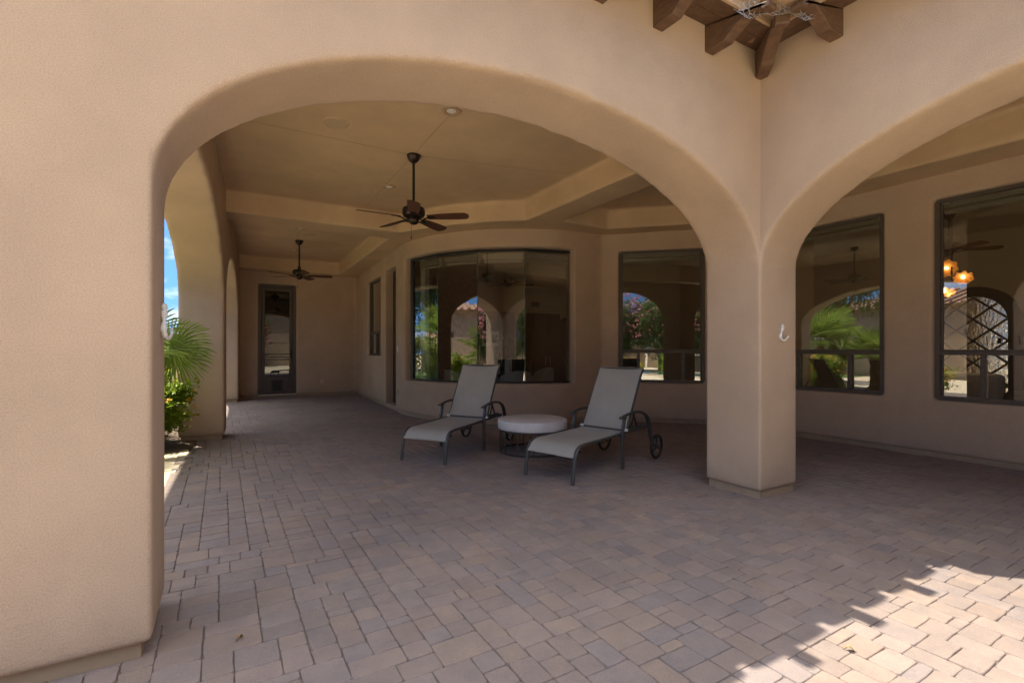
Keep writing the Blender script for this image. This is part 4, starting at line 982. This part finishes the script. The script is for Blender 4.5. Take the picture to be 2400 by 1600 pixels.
def fan_palm(name, loc, trunk_h, n, L, label, seed, pet=.7, group=None, special=(), tr=.12):
    rnd = random.Random(seed); root = empty(name, loc); tag(root, label, 'palm', group)
    t = MB(); k = 14; t.tube([(rnd.uniform(-.01, .01), rnd.uniform(-.01, .01), -.05 + (trunk_h + .1) * i / k) for i in range(k + 1)], [tr * (1.15 - .25 * i / k) * (1 + .06 * (i % 2)) for i in range(k + 1)], 14)
    for _ in range(int(60 * trunk_h)):
        a = rnd.uniform(0, 2 * math.pi); z = rnd.uniform(0, trunk_h); p = Vector((math.cos(a) * tr, math.sin(a) * tr, z)); t.add([p + Vector((-math.sin(a) * .02, math.cos(a) * .02, 0)), p - Vector((-math.sin(a) * .02, math.cos(a) * .02, 0)), p + Vector((math.cos(a) * .05, math.sin(a) * .05, .09))], [(0, 1, 2)])
    t.build('trunk', PALMTRUNK, root)
    m = MB(); st = MB(); top = Vector((0, 0, trunk_h))
    for i in range(n):
        a = 2.4 * i + rnd.uniform(-.2, .2); e = R(78 - 95 * i / n) + rnd.uniform(-.1, .1); d = Vector((math.cos(a) * math.cos(e), math.sin(a) * math.cos(e), math.sin(e))); hub = top + d * pet * rnd.uniform(.8, 1.1)
        up = (Vector((0, 0, 1)) - d * d.z).normalized() if abs(d.z) < .95 else Vector((1, 0, 0)); f = (d - Vector((0, 0, .25))).normalized(); fan_leaf(m, st, top, hub, f, up, L * rnd.uniform(.85, 1.1), rnd)
    for hub, f, up, l in special: fan_leaf(m, st, top, Vector(hub) - Vector(loc), f, up, l, rnd, 46, 145)
    m.build('fronds', PALMLEAF, root)['kind'] = 'stuff'; st.build('petioles', PALMLEAF, root)
    return root
def tree(name, loc, h, cr, label, seed, leafm, n=9000, L=.10, asp=.4, group=None, droop=.2, petal=None, nf=0, cz=.66):
    rnd = random.Random(seed); root = empty(name, loc); tag(root, label, 'tree', group); t = MB()
    fork = Vector((rnd.uniform(-.1, .1), rnd.uniform(-.1, .1), h * .34))
    t.tube(spline([(0, 0, -.1), fork * .5 + Vector((.06, 0, 0)), fork], 4), [.15 * h / 5 * (1 - .05 * i) for i in range(9)], 10)
    for k in range(7):
        a = 2 * math.pi * k / 7 + rnd.uniform(-.3, .3); e = Vector((math.cos(a) * cr[0] * .7, math.sin(a) * cr[0] * .7, h * rnd.uniform(.6, .92))); t.tube(spline([fork, fork.lerp(e, .5) + Vector((0, 0, .2)), e], 4), [.07 * h / 5 * (1 - .095 * i) for i in range(9)], 6)
    t.build('trunk', BARK, root); m = MB(); c = (0, 0, h * cz); r3 = (cr[0], cr[0], cr[1]); leaf_cloud(m, c, r3, n, L, asp, rnd, 40, .30, droop)
    m.build('crown', leafm, root)['kind'] = 'stuff'
    if petal:
        f = MB(); flower_heads(f, c, r3, nf, .075, rnd, -.6); f.build('flowers', petal, root)['kind'] = 'stuff'
    return root

# beside the arcade, seen directly through the left opening
fan_palm('fan_palm', (-5.3, 4.25, 0), .95, 13, .66, 'fan palm with broad green fronds beside the arcade pillar', 21, pet=.55,
         special=[((-4.37, 4.66, 1.27), (.9, -.3, .05), (-.25, -.85, .45), .52), ((-4.33, 4.72, 1.16), (.85, -.2, -.40), (.1, -.8, .55), .42), ((-4.62, 4.7, 1.42), (.5, -.2, .7), (.0, -1, .2), .5)])
shrub('lantana_shrub', (-4.62, 5.17, 0), .44, 1.0, 6500, .062, LANTLEAF, 'leafy lantana bush with yellow flowers at the foot of the arcade pillar', 'shrub', 5, PETAL_Y, 34, .035, .7,
      sprigs=[((-.0, 0, .55), (.50, -.1, .84)), ((.0, 0, .3), (.52, -.15, .40)), ((.05, .0, .45), (.42, -.2, .62))])
shrub('garden_bush', (-5.35, 9.6, 0), .75, 2.3, 3200, .09, GOLDLEAF, 'tall sunlit yellow-green bush beyond the arcade', 'shrub', 9)
for i, (x, y, h, lb) in enumerate([(-5.25, 5.75, 1.0, 'yellow-flowered lantana bush reflected in the window beside the square pillar'), (-5.5, 3.4, .9, 'yellow-flowered lantana bush on the path edge, reflected in the bay window'), (-5.9, -3.6, .9, 'yellow-flowered lantana bush by the pool deck')]):
    shrub('lantana_shrub', (x, y, 0), (.75), h, 4500, .075, LANTLEAF, lb, 'shrub', 40 + i, PETAL_Y, 160, .05, .7)
fan_palm('fan_palm', (-7.4, 6.8, 0), 1.3, 18, .85, 'fan palm on the lawn, reflected in the window right of the pillar', 25, pet=.8)
fan_palm('fan_palm', (-8.2, 11.2, 0), 1.5, 16, .85, 'fan palm beside the playhouse, reflected at the left of the bay window', 27, pet=.8)
fan_palm('fan_palm', (-7.2, -11.5, 0), 3.4, 18, .9, 'taller fan palm behind the pool', 29, pet=.9)
# back garden, seen only in the window glass
for i, (x, y, h) in enumerate([(-10.8, -11.6, 4.6), (-8.6, -13.0, 5.2), (-5.6, -13.2, 4.8), (-13.5, -9.5, 4.6), (-3.0, -13.4, 4.2), (-14.5, -5.5, 4.4)]):
    shrub('oleander', (x, y, 0), 2.1, h, 17000, .30, OLEALEAF, 'tall pink-flowering oleander ' + ['left of the pool', 'behind the pool, tallest of the row', 'behind the middle of the pool', 'at the far left corner of the pool deck', 'at the right end of the row', 'by the side wall near the pool'][i], 'shrub', 60 + i, PETAL_P, 420, .11, .22, 'oleanders behind the pool', 46)
tree('shade_tree', (-10.5, 8.0, 0), 5.2, (2.1, 1.7), 'dark green tree with drooping branches near the side wall', 71, TREELEAF, 10000, .19, .3, None, .9, cz=.72)
tree('shade_tree', (-12.5, 14.5, 0), 5.6, (2.2, 2.0), 'dense tree behind the turquoise playhouse', 73, TREELEAF, 11000, .20, .45)
tree('shade_tree', (-7.2, 15.6, 0), 4.0, (1.7, 1.5), 'yellow-green tree in front of the far garden wall', 75, GOLDLEAF, 9000, .17, .4)
shrub('boxwood_ball', (-6.4, -6.9, 0), .6, 1.2, 3500, .04, LANTLEAF, 'clipped round green bush at the corner of the pool', 'shrub', 77, asp=.6, clumps=30)
def garden_wall(A, B, label):
    root = empty('garden_wall', (A[0], A[1], 0)); tag(root, label, 'garden wall'); d = Vector((B[0] - A[0], B[1] - A[1])); M = frame_matrix((0, 0), d)
    MB().prism([(0, -.05), (d.length, -.05), (d.length, 1.75), (0, 1.75)], -.2, 0, M).build('panel', FENCE, root)
    MB().prism([(0, 1.75), (d.length, 1.75), (d.length, 1.82), (0, 1.82)], -.23, .03, M).build('coping', FENCE, root, bevel=.01)
garden_wall((-16.0, 19.0), (6.0, 19.0), 'tan stucco garden wall beyond the arcade')
garden_wall((-16.2, -15.5), (-16.2, 18.8), 'tan stucco side wall behind the lawn')
garden_wall((12.0, -15.5), (-16.0, -15.5), 'tan stucco back wall behind the oleanders')
def neighbour(loc, w, d, h, label):
    root = empty('neighbour_house', loc); tag(root, label, 'house')
    MB().box((0, 0, 0), (w, d, h)).build('wall', stucco_mat('neighbour_stucco', (.46, .36, .27), .6), root)
    r = MB(); e = .5; rise = 1.1; vs = [(-e, -e, h), (w + e, -e, h), (w + e, d + e, h), (-e, d + e, h), (w / 2, d * .3, h + rise), (w / 2, d * .7, h + rise)]
    r.add(vs, [(0, 1, 4), (1, 2, 5, 4), (2, 3, 5), (3, 0, 4, 5), (3, 2, 1, 0)])
    n = 26
    for i in range(n + 1):
        y = -e + (d + 2 * e) * i / n
        if d * .3 <= y <= d * .7: q = (w / 2, y, h + rise)
        elif y < d * .3: k = (y + e) / (d * .3 + e); q = (w / 2 * k + (w + e) * (1 - k), y, h + rise * k)
        else: k = (d + e - y) / (d * .3 + e); q = (w / 2 * k + (w + e) * (1 - k), y, h + rise * k)
        r.tube([(w + e, y, h + .03), (q[0], q[1], q[2] + .03)], .10, 6)
    r.build('roof', ROOFT, root)
    for y in (d * .2, d * .62):
        wd = MB(); wd.box((w - .02, y, 1.0), (w + .03, y + 1.4, 2.2)); o = wd.build('window', BRONZE, root); MB().box((w + .03, y + .07, 1.07), (w + .035, y + 1.33, 2.13)).build('pane', BLACKF, o)
neighbour((-28, 3, 0), 9, 10, 3.4, 'tan house with clay tile roof beyond the side wall')
neighbour((-30, -14, 0), 9, 11, 3.6, 'tan house with clay tile roof farther along beyond the side wall')
neighbour((-8, -30, 0), 15, 10, 4.6, 'tan house with clay tile roof straight behind the pool')
def playhouse():
    root = empty('playhouse', (-10.2, 12.4, 0), R(-25)); tag(root, 'small turquoise wooden playhouse with white windows on the lawn', 'playhouse')
    MB().box((-.9, -.8, -.05), (.9, .8, 1.35)).build('wall', PLAYBLUE, root)
    r = MB(); r.prism([(-1.05, 1.3), (1.05, 1.3), (0, 1.95)], -1.0, .95, Matrix(((1, 0, 0, 0), (0, 0, -1, 0), (0, 1, 0, 0), (0, 0, 0, 1)))); r.build('roof', ROOFT, root)
    g = MB(); g.prism([(-.92, 1.36), (.92, 1.36), (0, 1.92)], 1.0, 1.03, Matrix(((1, 0, 0, 0), (0, 0, -1, 0), (0, 1, 0, 0), (0, 0, 0, 1)))); g.build('gable_trim', WHITEP, root)
    d = MB(); d.box((.1, -.84, 0), (.7, -.80, 1.12)); dr = d.build('door', simple('playhouse_door', (.10, .30, .33), .5), root); MB().box((.2, -.86, .55), (.6, -.84, 1.02)).build('window', WHITEP, dr)
    for x in (-.7, -.35): w = MB(); w.box((x, -.83, .35), (x + .26, -.80, 1.1)); w.build('window', WHITEP, root)
playhouse()
def pool():
    mb = MB(); P = [(-12, -10.8), (-4.5, -10.8), (-4.5, -7.8), (-12, -7.8)]; mb.prism(P, -.10, .012); struct(mb.build('pool_water', POOLW))
    root = empty('pool_coping', (-8.25, -9.3, 0)); tag(root, 'pale stone coping edging the pool', 'pool edge')
    for a, b in (((-3.95, -1.9), (3.95, -1.55)), ((-3.95, 1.5), (3.95, 1.85)), ((-3.95, -1.55), (-3.6, 1.5)), ((3.6, -1.55), (3.95, 1.5))): MB().box((a[0], a[1], -.08), (b[0], b[1], .05)).build('edge', CONCRETE, root)
    w = empty('raised_water_wall', (-8.5, -11.3, 0)); tag(w, 'raised stone water wall behind the pool', 'wall'); MB().box((-2.5, -.25, -.1), (2.5, .15, .9)).build('panel', STONE, w); MB().box((-2.6, -.3, .9), (2.6, .2, .97)).build('cap', CONCRETE, w)
pool()

# ------------------------------------------------------------------ rooms behind the glass
def dining():
    t = empty('dining_table', (1.35, 6.7, -.02)); tag(t, 'round dining table inside the bay window', 'table')
    MB().lathe([(0, .72), (.66, .72), (.68, .74), (.66, .765), (0, .765)], n=40).build('table_top', DARKWOOD, t)
    MB().lathe([(.34, 0), (.32, .03), (.09, .07), (.06, .35), (.12, .72)], n=24).build('pedestal', DARKWOOD, t)
    def chair():
        r = empty('dining_chair'); P = []
        s = MB(); s.lathe([(0, .40), (.22, .40), (.26, .44), (.255, .49), (0, .50)], n=24); s.build('seat', UPHOL, r, bevel=0)
        b = MB(); vs = []; n = 16
        for lay, rr in ((0, .25), (1, .30)):
            for i in range(n + 1):
                a = R(-115 + 230 * i / n); top = .50 + .36 * max(0, math.cos(a * .72)) ** .7
                for z in (.42, (.42 + top) / 2, top): f = 1 + .12 * (z - .42); vs.append((-rr * f * math.cos(a), rr * f * math.sin(a), z))
        o = (n + 1) * 3; fs = []
        for i in range(n):
            for k in range(2):
                a = i * 3 + k; fs += [(a, a + 1, a + 4, a + 3), (o + a, o + a + 3, o + a + 4, o + a + 1)]
            fs += [(i * 3 + 2, o + i * 3 + 2, o + i * 3 + 5, i * 3 + 5), (i * 3, i * 3 + 3, o + i * 3 + 3, o + i * 3)]
        fs += [(0, o, o + 1, 1), (1, o + 1, o + 2, 2), (n * 3, n * 3 + 1, o + n * 3 + 1, o + n * 3), (n * 3 + 1, n * 3 + 2, o + n * 3 + 2, o + n * 3 + 1)]
        b.add(vs, fs, True); b.build('backrest', UPHOL, r)
        for sx, sy in ((1, 1), (1, -1), (-1, 1), (-1, -1)): MB().tube([(.15 * sx, .15 * sy, .41), (.20 * sx, .20 * sy, 0)], [.016, .010], 8).build('leg', DARKWOOD, r)
        return r
    c0 = chair(); G2 = 'dining chairs around the table indoors'
    for i, (x, y, a, lb) in enumerate([(1.05, 5.72, 75, 'pale curved-back dining chair indoors, straight behind the far chaise'), (2.33, 6.75, 180, 'pale curved-back dining chair indoors at the right of the table'), (.33, 6.7, 5, 'pale curved-back dining chair indoors at the left of the table'), (1.6, 7.75, -80, 'pale curved-back dining chair indoors on the far side of the table')]):
        o = c0 if i == 0 else copy_tree(c0); o.location = (x, y, -.02); o.rotation_euler.z = R(a); tag(o, lb, 'dining chair', G2)
    for (x, y, h, r_, lb) in ((1.33, 6.45, .30, .075, 'tall ribbed white vase on the dining table'), (1.14, 6.62, .22, .07, 'shorter white vase on the dining table')):
        v = empty('vase', (x, y, .746)); tag(v, lb, 'vase'); pr = [(0, 0), (r_, 0)]
        for i in range(1, 16): pr += [(r_ + .004 * (i % 2), h * i / 16)]
        pr += [(r_ * .85, h), (r_ * .8, h - .01), (0, h - .02)]; MB().lathe(pr, n=28).build('body', CERAMIC, v)
    br = empty('dried_branches', (1.33, 6.45, 1.03)); tag(br, 'sprays of dried blossom branches standing in the tall vase', 'branches'); rnd = random.Random(3); m = MB(); f = MB()
    for _ in range(16):
        a = rnd.uniform(0, 6.28); e = Vector((math.cos(a) * rnd.uniform(.1, .4), math.sin(a) * rnd.uniform(.1, .4), rnd.uniform(.25, .55))); m.tube(spline([(0, 0, 0), e * .5 + Vector((0, 0, .06)), e], 4), .003, 4)
        for k in range(9): flower_heads(f, e * rnd.uniform(.6, 1.0) + Vector((0, 0, .03)), (.03, .03, .03), 1, .014, rnd)
    m.build('twig', BARK, br); f.build('blossom', CERAMIC, br)['kind'] = 'stuff'
dining()
def lounge():
    # armchair by the right-hand window
    a = empty('armchair', (4.65, .28, -.02), R(150)); tag(a, 'pale armchair with a cushion behind the right-hand window', 'armchair')
    MB().box((-.4, -.4, .16), (.4, .4, .44)).build('seat', UPHOL, a, bevel=.06, seg=3); MB().box((-.42, -.42, .2), (-.25, .42, .95)).build('backrest', UPHOL, a, bevel=.07, seg=3)
    for y in (-.42, .32): MB().box((-.38, y, .18), (.36, y + .12, .62)).build('arm', UPHOL, a, bevel=.05, seg=3)
    for sx, sy in ((1, 1), (1, -1), (-1, 1), (-1, -1)): MB().tube([(.33 * sx, .33 * sy, .18), (.35 * sx, .35 * sy, 0)], [.022, .014], 8).build('leg', DARKWOOD, a)
    c = empty('cushion', (4.62, .26, .52), R(150)); tag(c, 'pale square cushion on the armchair', 'cushion'); MB().box((-.18, -.2, -.08), (-.06, .2, .30)).build('pad', PILLOW, c, bevel=.05, seg=3)
    s = empty('sofa', (5.2, -1.2, -.02), R(180)); tag(s, 'dark sofa with its back to the right-hand window', 'sofa'); SF = simple('sofa_fabric', (.10, .085, .07), .9)
    MB().box((-.45, -.9, .12), (.45, .9, .44)).build('seat', SF, s, bevel=.06, seg=3); MB().box((.28, -.95, .2), (.5, .95, .74)).build('backrest', SF, s, bevel=.07, seg=3)
    for y in (-1.02, .86): MB().box((-.45, y, .14), (.45, y + .16, .62)).build('arm', SF, s, bevel=.05, seg=3)
    for i, (y, lb) in enumerate(((-.72, 'pale pointed cushion at the left end of the dark sofa'), (-1.15, 'pale pointed cushion next to the sofa end cushion'))):
        p = empty('cushion', (4.98, y, .62), R(8 + 20 * i)); tag(p, lb, 'cushion'); m = MB(); vs = []; n = 8
        for q in (1, -1):
            for i_ in range(n + 1):
                for k in range(n + 1):
                    u, v = -1 + 2 * i_ / n, -1 + 2 * k / n; b = (1 - u * u) * (1 - v * v); pin = 1 - .10 * (1 - abs(u)) * abs(v) - .10 * (1 - abs(v)) * abs(u)
                    vs.append((q * .08 * b ** .6, u * .23 * pin, v * .20 * pin + .0))
        o = (n + 1) ** 2; fs = []
        for i_ in range(n):
            for k in range(n): A = i_ * (n + 1) + k; fs += [(A, A + 1, A + n + 2, A + n + 1), (o + A, o + A + n + 1, o + A + n + 2, o + A + 1)]
        m.add(vs, fs, True); m.build('pad', PILLOW, p)
    # chandelier with three ruffled amber shades, lit
    h = empty('chandelier', (5.35, .45, 3.42)); tag(h, 'lit chandelier with ruffled amber glass shades inside the house', 'chandelier')
    MB().tube([(0, 0, 0), (0, 0, -1.2)], .012, 8).build('rod', FANM, h)
    li = bpy.data.lights.new('chandelier_light', 'POINT'); li.energy = 3; li.shadow_soft_size = .12; li.color = (1.0, .74, .42)
    lo = bpy.data.objects.new('chandelier_light', li); COL.objects.link(lo); lo.parent = h; lo.location = (.05, 0, -1.42)
    for (x, y, z, dz, r_) in ((0, .06, -.97, -.35, .125), (0.02, -.12, -1.11, -.9, .11), (-.02, .08, -1.28, -2.2, .12)):
        ax = -Vector((-1, -.33, dz)).normalized(); M = Matrix.Translation((x, y, z)) @ ax.to_track_quat('Z', 'Y').to_matrix().to_4x4(); n = 40; vs = []
        for k, (rr, zz) in enumerate(((.03, .0), (.07, -.02), (.12, -.045), (.165, -.06))):
            for i in range(n): a = 2 * math.pi * i / n; ruff = 1 + (.10 * math.sin(8 * a) * (k / 3) ** 2); vs.append(M @ Vector((rr * r_ / .165 * ruff * math.cos(a), rr * r_ / .165 * ruff * math.sin(a), zz + .02 * math.sin(8 * a + 1) * (k / 3) ** 2)))
        m = MB(); m.add(vs, [(k * n + i, k * n + (i + 1) % n, (k + 1) * n + (i + 1) % n, (k + 1) * n + i) for k in range(3) for i in range(n)], True); o = m.build('shade', AMBER, h)
        b = MB(); b.lathe([(0, -.07), (.02, -.06), (.026, -.035), (.015, 0), (0, .01)], n=14, M=M); b.build('bulb', BULB, o)
        MB().tube(spline([(0, 0, -1.2 if z < -1.2 else z + .2), (x + .08, y * .5, z + .1), Vector((x, y, z)) + ax * .01], 4), .008, 6).build('arm', FANM, h)
lounge()
def entry_light_block():  # added walls and roof that cut the sky light behind the entry glass
    root = empty('entry_light_blocker', (11.2, 1, 0)); tag(root, 'added stucco wall outside the entry door, blocking light behind its glass', 'wall'); MB().box((-.6, .3, 0), (-.4, 4.5, 3.3)).build('panel', FENCE, root); MB().box((2.2, -6, 0), (2.4, .6, 3.4)).build('panel', FENCE, root); MB().box((-2.7, -1.5, 3.1), (0, 4.5, 3.3)).build('blocker_roof', FENCE, root)
entry_light_block()
